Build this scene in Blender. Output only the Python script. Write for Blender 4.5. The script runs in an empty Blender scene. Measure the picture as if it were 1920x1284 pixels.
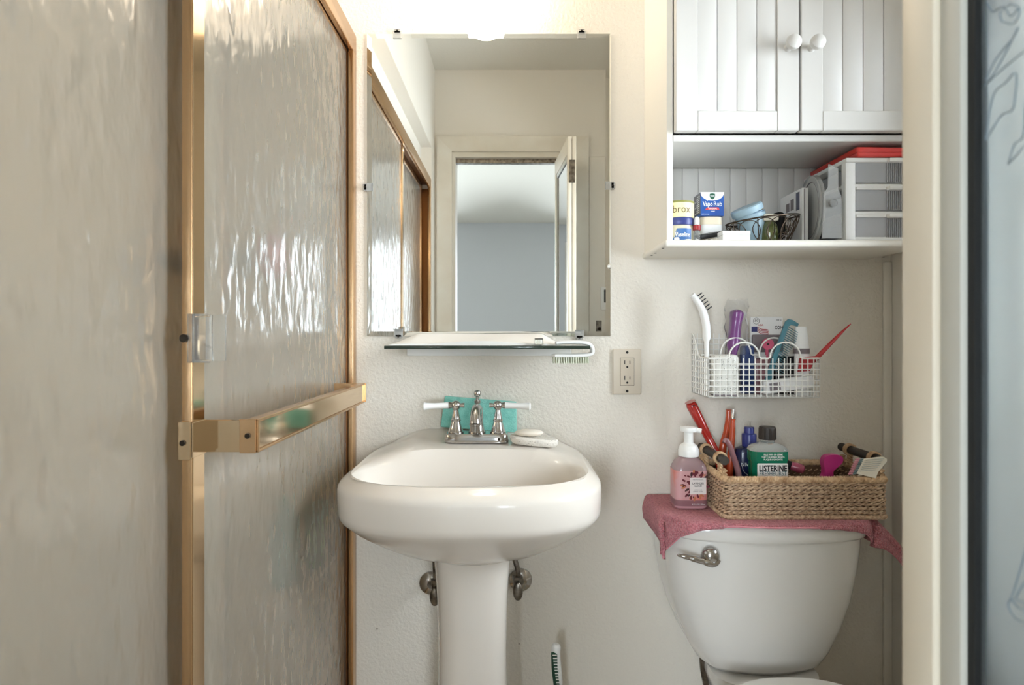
import bpy, bmesh, math, random
from mathutils import Vector, Matrix
random.seed(7)
R = math.radians
scene = bpy.context.scene
COL = scene.collection

# ------------------------------------------------------------------ camera
F, VX, VY, CZ, CD = 1119.0, 960.0, 625.0, 1.13, 1.5      # focal length in px, horizon, eye height, distance to the wall
cam_d = bpy.data.cameras.new('camera'); cam = bpy.data.objects.new('camera', cam_d); COL.objects.link(cam)
cam.location = (0, -CD, CZ); cam.rotation_euler = (R(90), 0, 0)
cam_d.sensor_width = 36.0; cam_d.lens = F / 1920 * 36; cam_d.shift_y = -(642 - VY) / 1920
cam_d.clip_start = 0.01; cam_d.dof.use_dof = True; cam_d.dof.focus_distance = 1.33; cam_d.dof.aperture_fstop = 8.0
scene.camera = cam
# ------------------------------------------------------------------ daylight, exposure
world = bpy.data.worlds.new('sky'); scene.world = world; world.use_nodes = True
bgn = world.node_tree.nodes['Background']; bgn.inputs[0].default_value = (0.84, 0.92, 1.0, 1); bgn.inputs[1].default_value = 29.0
vs = scene.view_settings
vs.view_transform = 'Standard'; vs.look = 'None'; vs.gamma = 1.0; vs.use_curve_mapping = False; vs.exposure = 0.04
scene.cycles.max_bounces = 8; scene.cycles.diffuse_bounces = 4; scene.cycles.glossy_bounces = 4; scene.cycles.adaptive_threshold = .02
scene.cycles.transmission_bounces = 6; scene.cycles.transparent_max_bounces = 12
scene.cycles.sample_clamp_indirect = 6.0
LAMP = 20.0
def portal(name, loc, rot, sx, sy):                       # window openings: help the sky light find its way in
    l = bpy.data.lights.new(name, 'AREA'); l.shape = 'RECTANGLE'; l.size = sx; l.size_y = sy; l.cycles.is_portal = True
    o = bpy.data.objects.new(name, l); COL.objects.link(o); o.location = loc; o.rotation_euler = rot
portal('added_bedroom_window_daylight', (1.10, -5.72, 1.40), (R(90), 0, 0), .90, 1.7)
portal('added_bedroom_window_daylight', (-1.475, -5.72, 1.40), (R(90), 0, 0), 1.35, 1.7)
portal('unseen_bathroom_window_daylight', (1.06, -0.665, 1.40), (0, R(90), 0), 0.90, 0.61)

# ------------------------------------------------------------------ helpers: placing
def W(px, py, d): return Vector(((px - VX) * d / F, d - CD, CZ + (VY - py) * d / F))
def lin(c): return tuple(((v / 12.92) if v <= .04045 else ((v + .055) / 1.055) ** 2.4) for v in c)
def rgb(r, g, b): return lin((r / 255, g / 255, b / 255))

# ------------------------------------------------------------------ materials
MATS = {}
def mat(name, col, rough=.5, metal=0, bump=None, var=None, speck=None, trans=0, ior=1.45, spec=.5, coat=0, emit=0, sub=0, alpha=1, stretch=(1, 1, 1), sheen=0):
    m = bpy.data.materials.new(name); m.use_nodes = True; nt = m.node_tree; b = nt.nodes['Principled BSDF']
    b.inputs['Base Color'].default_value = (*col, 1); b.inputs['Roughness'].default_value = rough
    b.inputs['Metallic'].default_value = metal; b.inputs['IOR'].default_value = ior
    b.inputs['Specular IOR Level'].default_value = spec; b.inputs['Transmission Weight'].default_value = trans
    b.inputs['Coat Weight'].default_value = coat; b.inputs['Alpha'].default_value = alpha
    b.inputs['Sheen Weight'].default_value = sheen
    if sub: b.inputs['Subsurface Weight'].default_value = sub; b.inputs['Subsurface Radius'].default_value = (.01, .008, .006)
    if emit: b.inputs['Emission Color'].default_value = (*col, 1); b.inputs['Emission Strength'].default_value = emit
    tc = nt.nodes.new('ShaderNodeTexCoord'); mp = nt.nodes.new('ShaderNodeMapping'); mp.inputs['Scale'].default_value = stretch
    nt.links.new(tc.outputs['Object'], mp.inputs['Vector']); vec = mp.outputs['Vector']
    colout = None
    if var:                                                 # (scale, colour b, lo, hi): grain
        n = nt.nodes.new('ShaderNodeTexNoise'); n.inputs['Scale'].default_value = var[0]; n.inputs['Detail'].default_value = 4
        nt.links.new(vec, n.inputs['Vector'])
        rp = nt.nodes.new('ShaderNodeValToRGB'); e = rp.color_ramp.elements
        e[0].position = var[2] if len(var) > 2 else .35; e[1].position = var[3] if len(var) > 3 else .65
        e[0].color = (*col, 1); e[1].color = (*var[1], 1)
        nt.links.new(n.outputs['Fac'], rp.inputs['Fac']); colout = rp.outputs['Color']
    if speck:                                               # (scale, colour, size)
        v = nt.nodes.new('ShaderNodeTexVoronoi'); v.inputs['Scale'].default_value = speck[0]
        nt.links.new(vec, v.inputs['Vector'])
        r2 = nt.nodes.new('ShaderNodeValToRGB'); e = r2.color_ramp.elements; r2.color_ramp.interpolation = 'LINEAR'
        e[0].position = speck[2]; e[1].position = speck[2] * 1.25; e[0].color = (1, 1, 1, 1); e[1].color = (0, 0, 0, 1)
        nt.links.new(v.outputs['Distance'], r2.inputs['Fac'])
        mx = nt.nodes.new('ShaderNodeMix'); mx.data_type = 'RGBA'
        nt.links.new(r2.outputs['Color'], mx.inputs['Factor'])
        if colout: nt.links.new(colout, mx.inputs[6])
        else: mx.inputs[6].default_value = (*col, 1)
        mx.inputs[7].default_value = (*speck[1], 1); colout = mx.outputs[2]
    if colout: nt.links.new(colout, b.inputs['Base Color'])
    if bump:                                                # (scale, strength, distance)
        n = nt.nodes.new('ShaderNodeTexNoise'); n.inputs['Scale'].default_value = bump[0]; n.inputs['Detail'].default_value = 3
        nt.links.new(vec, n.inputs['Vector']); bp = nt.nodes.new('ShaderNodeBump')
        bp.inputs['Strength'].default_value = bump[1]; bp.inputs['Distance'].default_value = bump[2] if len(bump) > 2 else .002
        nt.links.new(n.outputs['Fac'], bp.inputs['Height']); nt.links.new(bp.outputs['Normal'], b.inputs['Normal'])
    MATS[name] = m; return m

M = {}
M['wall'] = mat('cream_orange_peel_paint', rgb(232, 225, 213), .55, bump=(150, .55, .004), speck=(9, rgb(176, 164, 148), .022))
M['wallsmooth'] = mat('cream_smooth_paint', rgb(233, 227, 216), .5, bump=(60, .1, .002))
M['ceiling'] = mat('ceiling_paint', rgb(226, 222, 212), .8, bump=(90, .3, .003))
M['bedroom'] = mat('grey_blue_bedroom_paint', rgb(204, 206, 208), .7, bump=(90, .2, .002))
M['trim'] = mat('cream_trim_gloss', rgb(233, 228, 216), .35, var=(7, rgb(226, 218, 203)))
M['door'] = mat('cream_door_paint', rgb(231, 222, 204), .4, var=(5, rgb(224, 213, 194)))
M['doorgrey'] = mat('grey_green_glazing_bead', rgb(198, 197, 188), .45)
M['floor'] = mat('beige_floor_tile', rgb(196, 184, 166), .35, var=(4, rgb(180, 168, 150)))
M['carpet'] = mat('bedroom_carpet', rgb(190, 184, 174), .9, bump=(300, .6, .004))
M['stall'] = mat('tan_shower_wall', rgb(236, 210, 172), .35, var=(3, rgb(228, 200, 160)))
M['gold'] = mat('brushed_gold_anodised', rgb(206, 170, 130), .26, 1, bump=(30, .03, .001), stretch=(20, 1, 1))
M['goldbright'] = mat('polished_gold', rgb(232, 206, 172), .1, 1)
M['golddark'] = mat('bronze_and_shade', rgb(112, 74, 44), .4, 1)
M['rubber'] = mat('black_rubber', rgb(20, 22, 23), .6)
M['black'] = mat('black_plastic', rgb(24, 23, 24), .4)
M['screw'] = mat('dark_screw', rgb(58, 52, 46), .35, 1)
M['mirror'] = mat('silvered_mirror', (.90, .91, .89), .0, 1)
M['acrylic'] = mat('clear_acrylic', (.97, .97, .95), .04, trans=.92, ior=1.3)
M['acrylic2'] = mat('milky_acrylic', rgb(244, 244, 242), .12, trans=.74, ior=1.2)
M['hazy'] = mat('hazy_mirror_face', rgb(226, 226, 224), .3, .55)
M['glass'] = mat('clear_glass', (.95, .98, .96), .02, trans=1, ior=1.45)
M['glassedge'] = mat('dark_green_glass_edge', rgb(40, 52, 44), .12, coat=.5)
M['shelfglass'] = mat('shelf_glass', (.86, .94, .9), .03, trans=.95, ior=1.45)
M['porcelain'] = mat('warm_white_porcelain', rgb(226, 218, 208), .16, coat=.4)
M['porcelain2'] = mat('white_porcelain', rgb(232, 229, 224), .14, coat=.5)
M['chrome'] = mat('worn_chrome', rgb(192, 189, 186), .16, 1)
M['chromedull'] = mat('tarnished_chrome', rgb(150, 143, 134), .32, 1, var=(60, rgb(95, 88, 80)))
M['white'] = mat('white_plastic', rgb(240, 239, 236), .35)
M['whitewire'] = mat('white_coated_wire', rgb(238, 236, 230), .35)
M['whitecab'] = mat('white_cabinet_paint', rgb(216, 213, 208), .4)
M['creamcab'] = mat('cream_white_cabinet_paint', rgb(236, 231, 220), .4)
M['plate'] = mat('almond_plastic', rgb(212, 201, 184), .35)
M['plate2'] = mat('almond_plastic_insert', rgb(206, 194, 176), .3)
M['slot'] = mat('dark_slot', rgb(25, 20, 18), .6)
M['teal'] = mat('teal_scrub_fabric', rgb(140, 204, 190), .85, bump=(350, .8, .002), var=(60, rgb(116, 186, 172)))
M['soap'] = mat('ivory_soap', rgb(238, 228, 214), .4, sub=.2)
M['pumice'] = mat('pumice', rgb(232, 226, 216), .8, bump=(200, .8, .003), speck=(170, rgb(180, 172, 160), .18))
M['paper'] = mat('white_paper_towel', rgb(246, 242, 236), .9, bump=(40, .2, .002))
M['pink'] = mat('dusty_pink_terry', rgb(232, 142, 152), .95, bump=(330, 1.0, .012), var=(260, rgb(200, 98, 112), .38, .62), sheen=.4)
M['pinkhem'] = mat('dusty_pink_hem', rgb(208, 134, 144), .9, bump=(200, .3, .001))
M['seagrass'] = mat('seagrass_rope', rgb(204, 176, 146), .8, var=(150, rgb(150, 118, 92), .4, .7), bump=(300, .5, .001))
M['seagrass2'] = mat('pale_seagrass_rope', rgb(214, 182, 144), .8, var=(50, rgb(160, 124, 90), .42, .7), bump=(300, .5, .001))
M['seagrass3'] = mat('dark_gap_seagrass', rgb(104, 80, 60), .9, bump=(300, .5, .001))
M['rod'] = mat('dark_stained_wood', rgb(42, 37, 33), .5, var=(40, rgb(58, 50, 42)), stretch=(1, .1, 1))
M['soapbody'] = mat('mauve_liquid_soap', rgb(196, 150, 156), .12, coat=.5)
M['soapshoulder'] = mat('clear_mauve_plastic', rgb(206, 176, 180), .08, trans=.45, ior=1.35)
M['soaplabel'] = mat('pink_floral_label', rgb(206, 158, 160), .35, var=(18, rgb(214, 128, 118), .45, .62))
M['soapbase'] = mat('dark_mauve_band', rgb(140, 100, 106), .3)
M['petal'] = mat('burgundy_print', rgb(104, 36, 48), .5)
M['petal2'] = mat('dark_leaf_print', rgb(62, 34, 34), .5)
M['petal3'] = mat('orange_tan_print', rgb(190, 120, 84), .5)
M['paperlabel'] = mat('white_printed_label', rgb(236, 230, 226), .5)
M['ink'] = mat('black_ink', rgb(28, 26, 30), .5)
M['inkgrey'] = mat('grey_ink', rgb(120, 110, 112), .5)
M['inkwhite'] = mat('white_ink', rgb(242, 244, 244), .5)
M['inkteal'] = mat('teal_ink', rgb(44, 96, 100), .5)
M['mouthwash'] = mat('green_mouthwash', rgb(24, 132, 100), .08, coat=.6, trans=.25, ior=1.33)
M['mouthdark'] = mat('dark_green_band', rgb(18, 112, 84), .2)
M['petclear'] = mat('clear_bottle_plastic', (.93, .96, .95), .05, trans=.8, ior=1.25)
M['capblack'] = mat('black_ribbed_cap', rgb(46, 38, 34), .4)
M['navy'] = mat('navy_plastic', rgb(28, 34, 74), .25, coat=.3)
M['navycap'] = mat('blue_violet_cap', rgb(58, 64, 132), .3)
M['redgloss'] = mat('glossy_red_lacquer', rgb(168, 34, 26), .15, coat=.7)
M['orange'] = mat('orange_red_translucent_plastic', rgb(186, 74, 42), .2, coat=.5)
M['mauve'] = mat('mauve_metallic_plastic', rgb(142, 100, 104), .28, coat=.3)
M['mauvepink'] = mat('pink_mauve_plastic', rgb(178, 84, 108), .25, coat=.4)
M['magenta'] = mat('magenta_plastic', rgb(184, 50, 120), .35)
M['ivory'] = mat('ivory_plastic', rgb(240, 233, 216), .4)
M['bristleteal'] = mat('grey_teal_bristles', rgb(116, 134, 134), .7)
M['bristlepink'] = mat('pink_bristles', rgb(206, 140, 150), .7)
M['bristleblk'] = mat('black_bristles', rgb(28, 30, 40), .7)
M['bristlegreen'] = mat('pale_green_bristles', rgb(208, 212, 190), .7)
M['purple'] = mat('purple_plastic', rgb(122, 68, 128), .3, coat=.3)
M['film'] = mat('clear_plastic_film', (.97, .97, .97), .12, trans=.9, ior=1.08)
M['tealcomb'] = mat('teal_comb_plastic', rgb(62, 116, 128), .3)
M['redcomb'] = mat('red_comb_plastic', rgb(170, 40, 44), .35)
M['speckle'] = mat('speckled_white_stoneware', rgb(226, 224, 216), .5, speck=(220, rgb(120, 120, 116), .2))
M['card'] = mat('white_printed_card', rgb(234, 232, 230), .4)
M['flagblue'] = mat('flag_blue_print', rgb(52, 56, 110), .5)
M['flagred'] = mat('flag_red_print', rgb(170, 54, 58), .5)
M['rosepink'] = mat('rose_pink_foam', rgb(206, 92, 120), .7)
M['darkblue'] = mat('dark_blue_plastic', rgb(44, 62, 112), .35)
M['bronze'] = mat('bronze_wire', rgb(84, 72, 62), .35, 1)
M['ltblue'] = mat('pale_blue_plastic', rgb(168, 194, 208), .4)
M['ltblue2'] = mat('lid_shade_blue', rgb(120, 148, 172), .4)
M['oliveglass'] = mat('olive_green_glass', rgb(98, 102, 58), .1, coat=.6, var=(60, rgb(60, 70, 34)))
M['blackcloth'] = mat('black_fabric', rgb(14, 13, 14), .9)
M['drawer'] = mat('frosted_drawer_plastic', rgb(216, 217, 220), .3, trans=.4, ior=1.08)
M['drawerrib'] = mat('frosted_rib_plastic', rgb(206, 206, 208), .3, trans=.3, ior=1.1)
M['redpack'] = mat('glossy_red_vinyl', rgb(204, 52, 48), .25, coat=.5)
M['vapblue'] = mat('blue_carton', rgb(40, 92, 168), .4, var=(16, rgb(34, 74, 146)))
M['vapside'] = mat('grey_carton_side', rgb(126, 122, 128), .5)
M['vapred'] = mat('red_banner_print', rgb(206, 70, 74), .4)
M['shield'] = mat('green_shield_print', rgb(34, 84, 62), .4)
M['yellowlid'] = mat('pale_yellow_tin', rgb(236, 226, 168), .4)
M['olive'] = mat('olive_lid', rgb(128, 126, 60), .5)
M['jarblue'] = mat('navy_jar_lid', rgb(50, 58, 116), .35)
M['jarcream'] = mat('cream_jelly_jar', rgb(214, 206, 178), .2, coat=.3)
M['vasblue'] = mat('blue_jar_print', rgb(60, 104, 160), .4)
M['creamlid'] = mat('cream_jar_lid', rgb(240, 226, 200), .35)
M['redcap'] = mat('dark_red_cap', rgb(156, 34, 38), .35)
M['green'] = mat('dark_green_rubber', rgb(26, 66, 48), .5)
M['greenbottle'] = mat('green_bottle', rgb(70, 140, 20), .3)
M['tealbottle'] = mat('teal_bottle', rgb(20, 140, 130), .3)
M['loofah'] = mat('pink_net_sponge', rgb(220, 110, 130), .8, bump=(120, 1, .01))
M['shade'] = mat('lit_white_glass_shade', (1.0, .86, .68), .3, emit=LAMP)
M['label_brown'] = mat('brown_print', rgb(96, 70, 40), .5)

def shower_glass():
    m = bpy.data.materials.new('hammered_obscure_glass'); m.use_nodes = True; nt = m.node_tree; nt.nodes.clear()
    out = nt.nodes.new('ShaderNodeOutputMaterial')
    tc = nt.nodes.new('ShaderNodeTexCoord'); mp = nt.nodes.new('ShaderNodeMapping'); mp.inputs['Scale'].default_value = (40, 36, 17)
    nt.links.new(tc.outputs['Object'], mp.inputs['Vector'])
    ns = nt.nodes.new('ShaderNodeTexNoise'); ns.inputs['Scale'].default_value = 1.1; ns.inputs['Detail'].default_value = 2
    nt.links.new(mp.outputs['Vector'], ns.inputs['Vector'])
    mx = nt.nodes.new('ShaderNodeMix'); mx.data_type = 'VECTOR'; mx.inputs['Factor'].default_value = .45
    nt.links.new(mp.outputs['Vector'], mx.inputs[4]); 
    sc = nt.nodes.new('ShaderNodeVectorMath'); sc.operation = 'MULTIPLY_ADD'; sc.inputs[1].default_value = (2.4, 2.4, 2.4)
    nt.links.new(ns.outputs['Color'], sc.inputs[0]); nt.links.new(mp.outputs['Vector'], sc.inputs[2])
    nt.links.new(sc.outputs[0], mx.inputs[5])
    vo = nt.nodes.new('ShaderNodeTexVoronoi'); vo.feature = 'SMOOTH_F1'; vo.inputs['Scale'].default_value = 1.0; vo.inputs['Smoothness'].default_value = .6
    nt.links.new(mx.outputs[1], vo.inputs['Vector'])
    bp = nt.nodes.new('ShaderNodeBump'); bp.inputs['Strength'].default_value = .65; bp.inputs['Distance'].default_value = .0035; bp.invert = True
    nt.links.new(vo.outputs['Distance'], bp.inputs['Height'])
    rf = nt.nodes.new('ShaderNodeBsdfRefraction'); rf.inputs['Color'].default_value = (1, .99, .96, 1); rf.inputs['Roughness'].default_value = .17; rf.inputs['IOR'].default_value = 1.16
    tr = nt.nodes.new('ShaderNodeBsdfTranslucent'); tr.inputs['Color'].default_value = (.97, .91, .79, 1)
    gl = nt.nodes.new('ShaderNodeBsdfGlossy'); gl.inputs['Roughness'].default_value = .18; gl.inputs['Color'].default_value = (1, 1, 1, 1)
    df = nt.nodes.new('ShaderNodeBsdfDiffuse'); df.inputs['Color'].default_value = (.92, .86, .74, 1)
    for n in (rf, tr, gl, df): nt.links.new(bp.outputs['Normal'], n.inputs['Normal'])
    m1 = nt.nodes.new('ShaderNodeMixShader'); m1.inputs[0].default_value = .24
    nt.links.new(rf.outputs[0], m1.inputs[1]); nt.links.new(tr.outputs[0], m1.inputs[2])
    m0 = nt.nodes.new('ShaderNodeMixShader'); m0.inputs[0].default_value = .18
    nt.links.new(m1.outputs[0], m0.inputs[1]); nt.links.new(df.outputs[0], m0.inputs[2])
    fr = nt.nodes.new('ShaderNodeFresnel'); fr.inputs['IOR'].default_value = 1.8
    nt.links.new(bp.outputs['Normal'], fr.inputs['Normal'])
    m2 = nt.nodes.new('ShaderNodeMixShader'); nt.links.new(fr.outputs[0], m2.inputs[0])
    nt.links.new(m0.outputs[0], m2.inputs[1]); nt.links.new(gl.outputs[0], m2.inputs[2])
    nt.links.new(m2.outputs[0], out.inputs[0]); return m
M['obscure'] = shower_glass()
def mix_glass(name, transp, tcol, trans_l, lcol, rough):
    m = bpy.data.materials.new(name); m.use_nodes = True; nt = m.node_tree; nt.nodes.clear()
    out = nt.nodes.new('ShaderNodeOutputMaterial')
    a = nt.nodes.new('ShaderNodeBsdfTransparent'); a.inputs[0].default_value = (*tcol, 1)
    b = nt.nodes.new('ShaderNodeBsdfTranslucent'); b.inputs[0].default_value = (*lcol, 1)
    d = nt.nodes.new('ShaderNodeBsdfDiffuse'); d.inputs[0].default_value = (*lcol, 1)
    g = nt.nodes.new('ShaderNodeBsdfGlossy'); g.inputs['Roughness'].default_value = rough
    f = nt.nodes.new('ShaderNodeFresnel'); f.inputs[0].default_value = 1.45
    m0 = nt.nodes.new('ShaderNodeMixShader'); m0.inputs[0].default_value = .35
    nt.links.new(b.outputs[0], m0.inputs[1]); nt.links.new(d.outputs[0], m0.inputs[2])
    m1 = nt.nodes.new('ShaderNodeMixShader'); m1.inputs[0].default_value = trans_l
    nt.links.new(a.outputs[0], m1.inputs[1]); nt.links.new(m0.outputs[0], m1.inputs[2])
    m2 = nt.nodes.new('ShaderNodeMixShader')
    nt.links.new(f.outputs[0], m2.inputs[0]); nt.links.new(m1.outputs[0], m2.inputs[1]); nt.links.new(g.outputs[0], m2.inputs[2])
    nt.links.new(m2.outputs[0], out.inputs[0]); return m
M['clearback'] = mix_glass('smooth_glass_back', 1, (.98, .98, .97), 0, (.9, .9, .9), 0)
nt_ = M['clearback'].node_tree; fr_ = [n for n in nt_.nodes if n.type == 'FRESNEL'][0]; fr_.inputs[0].default_value = 1.05
M['windowpane'] = mix_glass('window_pane', 1, (.97, .98, .98), .03, (.9, .9, .9), .0)
def frosted_glass():
    m = bpy.data.materials.new('frosted_door_glass'); m.use_nodes = True; nt = m.node_tree; nt.nodes.clear()
    out = nt.nodes.new('ShaderNodeOutputMaterial')
    r = nt.nodes.new('ShaderNodeBsdfRefraction'); r.inputs['Color'].default_value = (.94, .98, 1, 1); r.inputs['Roughness'].default_value = .22; r.inputs['IOR'].default_value = 1.1
    b = nt.nodes.new('ShaderNodeBsdfTranslucent'); b.inputs[0].default_value = (.84, .93, 1, 1)
    g = nt.nodes.new('ShaderNodeBsdfGlossy'); g.inputs['Roughness'].default_value = .3
    f = nt.nodes.new('ShaderNodeFresnel'); f.inputs[0].default_value = 1.4
    m1 = nt.nodes.new('ShaderNodeMixShader'); m1.inputs[0].default_value = .18
    nt.links.new(r.outputs[0], m1.inputs[1]); nt.links.new(b.outputs[0], m1.inputs[2])
    m2 = nt.nodes.new('ShaderNodeMixShader')
    nt.links.new(f.outputs[0], m2.inputs[0]); nt.links.new(m1.outputs[0], m2.inputs[1]); nt.links.new(g.outputs[0], m2.inputs[2])
    nt.links.new(m2.outputs[0], out.inputs[0]); return m
M['frosted'] = frosted_glass()
M['etch'] = mat('etched_line', rgb(120, 134, 144), .6)

# ------------------------------------------------------------------ helpers: geometry
class G:
    def __init__(s): s.v = []; s.f = []
    def add(s, v, f):
        o = len(s.v); s.v += [Vector(p) for p in v]; s.f += [tuple(i + o for i in q) for q in f]; return s
    def join(s, g): return s.add(g.v, g.f)
    def xf(s, m): s.v = [m @ p for p in s.v]; return s
    def warp(s, fn): s.v = [Vector(fn(p)) for p in s.v]; return s
def box(x0, x1, y0, y1, z0, z1, r=0, seg=2):
    x0, x1 = min(x0, x1), max(x0, x1); y0, y1 = min(y0, y1), max(y0, y1); z0, z1 = min(z0, z1), max(z0, z1)
    bm = bmesh.new(); bmesh.ops.create_cube(bm, size=1)
    for v in bm.verts: v.co = Vector(((x0 + x1) / 2 + v.co.x * (x1 - x0), (y0 + y1) / 2 + v.co.y * (y1 - y0), (z0 + z1) / 2 + v.co.z * (z1 - z0)))
    if r: bmesh.ops.bevel(bm, geom=bm.edges[:], offset=min(r, .49 * min(x1 - x0, y1 - y0, z1 - z0)), segments=seg, profile=.5, affect='EDGES')
    bm.verts.index_update(); g = G(); g.add([v.co.copy() for v in bm.verts], [[v.index for v in f.verts] for f in bm.faces]); bm.free(); return g
def loft(rings, cap0=True, cap1=True, close=True):
    g = G(); n = len(rings[0])
    for r in rings: g.v += [Vector(p) for p in r]
    for i in range(len(rings) - 1):
        for j in range(n if close else n - 1):
            a, b = i * n + j, i * n + (j + 1) % n
            g.f.append((a, b, b + n, a + n))
    if cap0: g.f.append(tuple(reversed(range(n))))
    if cap1: g.f.append(tuple(range((len(rings) - 1) * n, len(rings) * n)))
    return g
def lathe(prof, n=32, c=(0, 0, 0)):
    c = Vector(c); return loft([[c + Vector((r * math.cos(2 * math.pi * k / n), r * math.sin(2 * math.pi * k / n), z)) for k in range(n)] for r, z in prof])
def sup(hx, hy, z, n=4, c=(0, 0), k=40):
    out = []
    for i in range(k):
        a = 2 * math.pi * i / k; cs, sn = math.cos(a), math.sin(a)
        out.append(Vector((c[0] + hx * math.copysign(abs(cs) ** (2 / n), cs), c[1] + hy * math.copysign(abs(sn) ** (2 / n), sn), z)))
    return out
def tube(path, r, n=8, closed=False, cap=True):
    path = [Vector(p) for p in path]; m = len(path); rr = r if isinstance(r, (list, tuple)) else [r] * m
    rings = []; up = None
    for i, p in enumerate(path):
        a = path[(i - 1) % m] if (closed or i > 0) else p; b = path[(i + 1) % m] if (closed or i < m - 1) else p
        t = (b - a).normalized()
        if up is None: up = t.orthogonal().normalized()
        up = (up - t * up.dot(t));
        if up.length < 1e-6: up = t.orthogonal()
        up.normalize(); w = t.cross(up)
        rings.append([p + rr[i] * (math.cos(2 * math.pi * k / n) * up + math.sin(2 * math.pi * k / n) * w) for k in range(n)])
    if closed:
        g = loft(rings, False, False); o = (m - 1) * n
        for j in range(n): g.f.append((o + j, o + (j + 1) % n, (j + 1) % n, j))
        return g
    return loft(rings, cap, cap)
def cyl(a, b, r, n=20, r2=None): return tube([a, b], [r, r if r2 is None else r2], n)
def ball(c, r, n=18, s=(1, 1, 1)):
    c = Vector(c); rings = []
    for i in range(1, n // 2):
        a = math.pi * i / (n // 2)
        rings.append([c + Vector((r * s[0] * math.sin(a) * math.cos(2 * math.pi * k / n), r * s[1] * math.sin(a) * math.sin(2 * math.pi * k / n), -r * s[2] * math.cos(a))) for k in range(n)])
    return loft(rings)
def prism(pts, t, o, ux, uy):
    """outline pts (2D) in the plane o + u*ux + v*uy, thickness t along ux x uy"""
    o, ux, uy = Vector(o), Vector(ux), Vector(uy); nrm = ux.cross(uy).normalized()
    a = [o + ux * p[0] + uy * p[1] for p in pts]
    if sum(pts[i][0] * pts[(i + 1) % len(pts)][1] - pts[(i + 1) % len(pts)][0] * pts[i][1] for i in range(len(pts))) < 0: a = a[::-1]
    return loft([a, [p + nrm * t for p in a]])
def spl(pts, n=10):
    pts = [Vector(p) for p in pts]; out = []
    for i in range(len(pts) - 1):
        p0, p1, p2, p3 = pts[max(i - 1, 0)], pts[i], pts[i + 1], pts[min(i + 2, len(pts) - 1)]
        for k in range(n):
            t = k / n; out.append(.5 * ((2 * p1) + (p2 - p0) * t + (2 * p0 - 5 * p1 + 4 * p2 - p3) * t * t + (3 * p1 - p0 - 3 * p2 + p3) * t ** 3))
    out.append(pts[-1]); return out
def arc(c, r, a0, a1, n, ux=(1, 0, 0), uy=(0, 0, 1)):
    c, ux, uy = Vector(c), Vector(ux), Vector(uy)
    return [c + r * (math.cos(R(a0 + (a1 - a0) * i / n)) * ux + math.sin(R(a0 + (a1 - a0) * i / n)) * uy) for i in range(n + 1)]
def text(body, size, o, ux=(1, 0, 0), uy=(0, 0, 1), bold=0, width=None, lift=.0003, align='CENTER'):
    cu = bpy.data.curves.new('t', 'FONT'); cu.body = body; cu.size = 1; cu.align_x = align; cu.offset = bold; cu.resolution_u = 2
    ob = bpy.data.objects.new('t', cu); COL.objects.link(ob)
    dg = bpy.context.evaluated_depsgraph_get(); me = ob.evaluated_get(dg).to_mesh()
    vs_ = [v.co.copy() for v in me.vertices]; fs = [tuple(p.vertices) for p in me.polygons]
    ob.evaluated_get(dg).to_mesh_clear(); bpy.data.objects.remove(ob); bpy.data.curves.remove(cu)
    o, ux, uy = Vector(o), Vector(ux).normalized(), Vector(uy).normalized(); nr = ux.cross(uy)
    k = size
    if width and vs_:
        w = max(v.x for v in vs_) - min(v.x for v in vs_); kx = width / w
    else: kx = k
    return G().add([o + ux * v.x * kx + uy * v.y * k + nr * lift for v in vs_], fs)

# ------------------------------------------------------------------ helpers: objects
ROOT = {}
def _mesh(name, g, m, off, smooth=35):
    me = bpy.data.meshes.new(name); me.from_pydata([tuple(v - off) for v in g.v], [], g.f); me.update()
    if m: me.materials.append(m)
    if smooth:
        me.polygons.foreach_set('use_smooth', [True] * len(me.polygons)); me.set_sharp_from_angle(angle=R(smooth))
    me.validate(); return me
def two_faced(o, n, m_back):
    """the patterned face keeps its material; the smooth faces get the clear one"""
    me = o.data; me.materials.append(m_back); n = Vector(n)
    for p in me.polygons: p.material_index = 0 if p.normal.dot(n) > .9 else 1
    return o
def tag(o, label, cat=None, group=None, kind=None):
    if label: o['label'] = label
    if cat: o['category'] = cat
    if group: o['group'] = group
    if kind: o['kind'] = kind
    return o
def thing(name, loc, label, cat, group=None, kind=None):
    o = bpy.data.objects.new(name, None); COL.objects.link(o); o.location = loc; o.empty_display_size = .02
    ROOT[o] = Vector(loc); return tag(o, label, cat, group, kind)
def part(name, g, m, parent, label=None, smooth=35, kind=None):
    off = ROOT[parent]; o = bpy.data.objects.new(name, _mesh(name, g, m, off, smooth)); COL.objects.link(o)
    o.parent = parent; ROOT[o] = off
    if label: o['label'] = label
    if kind: o['kind'] = kind
    return o
def single(name, g, m, label, cat=None, group=None, kind=None, smooth=35):
    n = len(g.v); c = sum(g.v, Vector()) / n; c.z = min(v.z for v in g.v)
    o = bpy.data.objects.new(name, _mesh(name, g, m, c, smooth)); COL.objects.link(o); o.location = c; ROOT[o] = c
    return tag(o, label, cat, group, kind)
def struct(name, g, m, label, cat, smooth=35): return single(name, g, m, label, cat, None, 'structure', smooth)
def solid(o, t, off=-1): 
    md = o.modifiers.new('thickness', 'SOLIDIFY'); md.thickness = t; md.offset = off; return o
exec_parts = []

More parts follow.
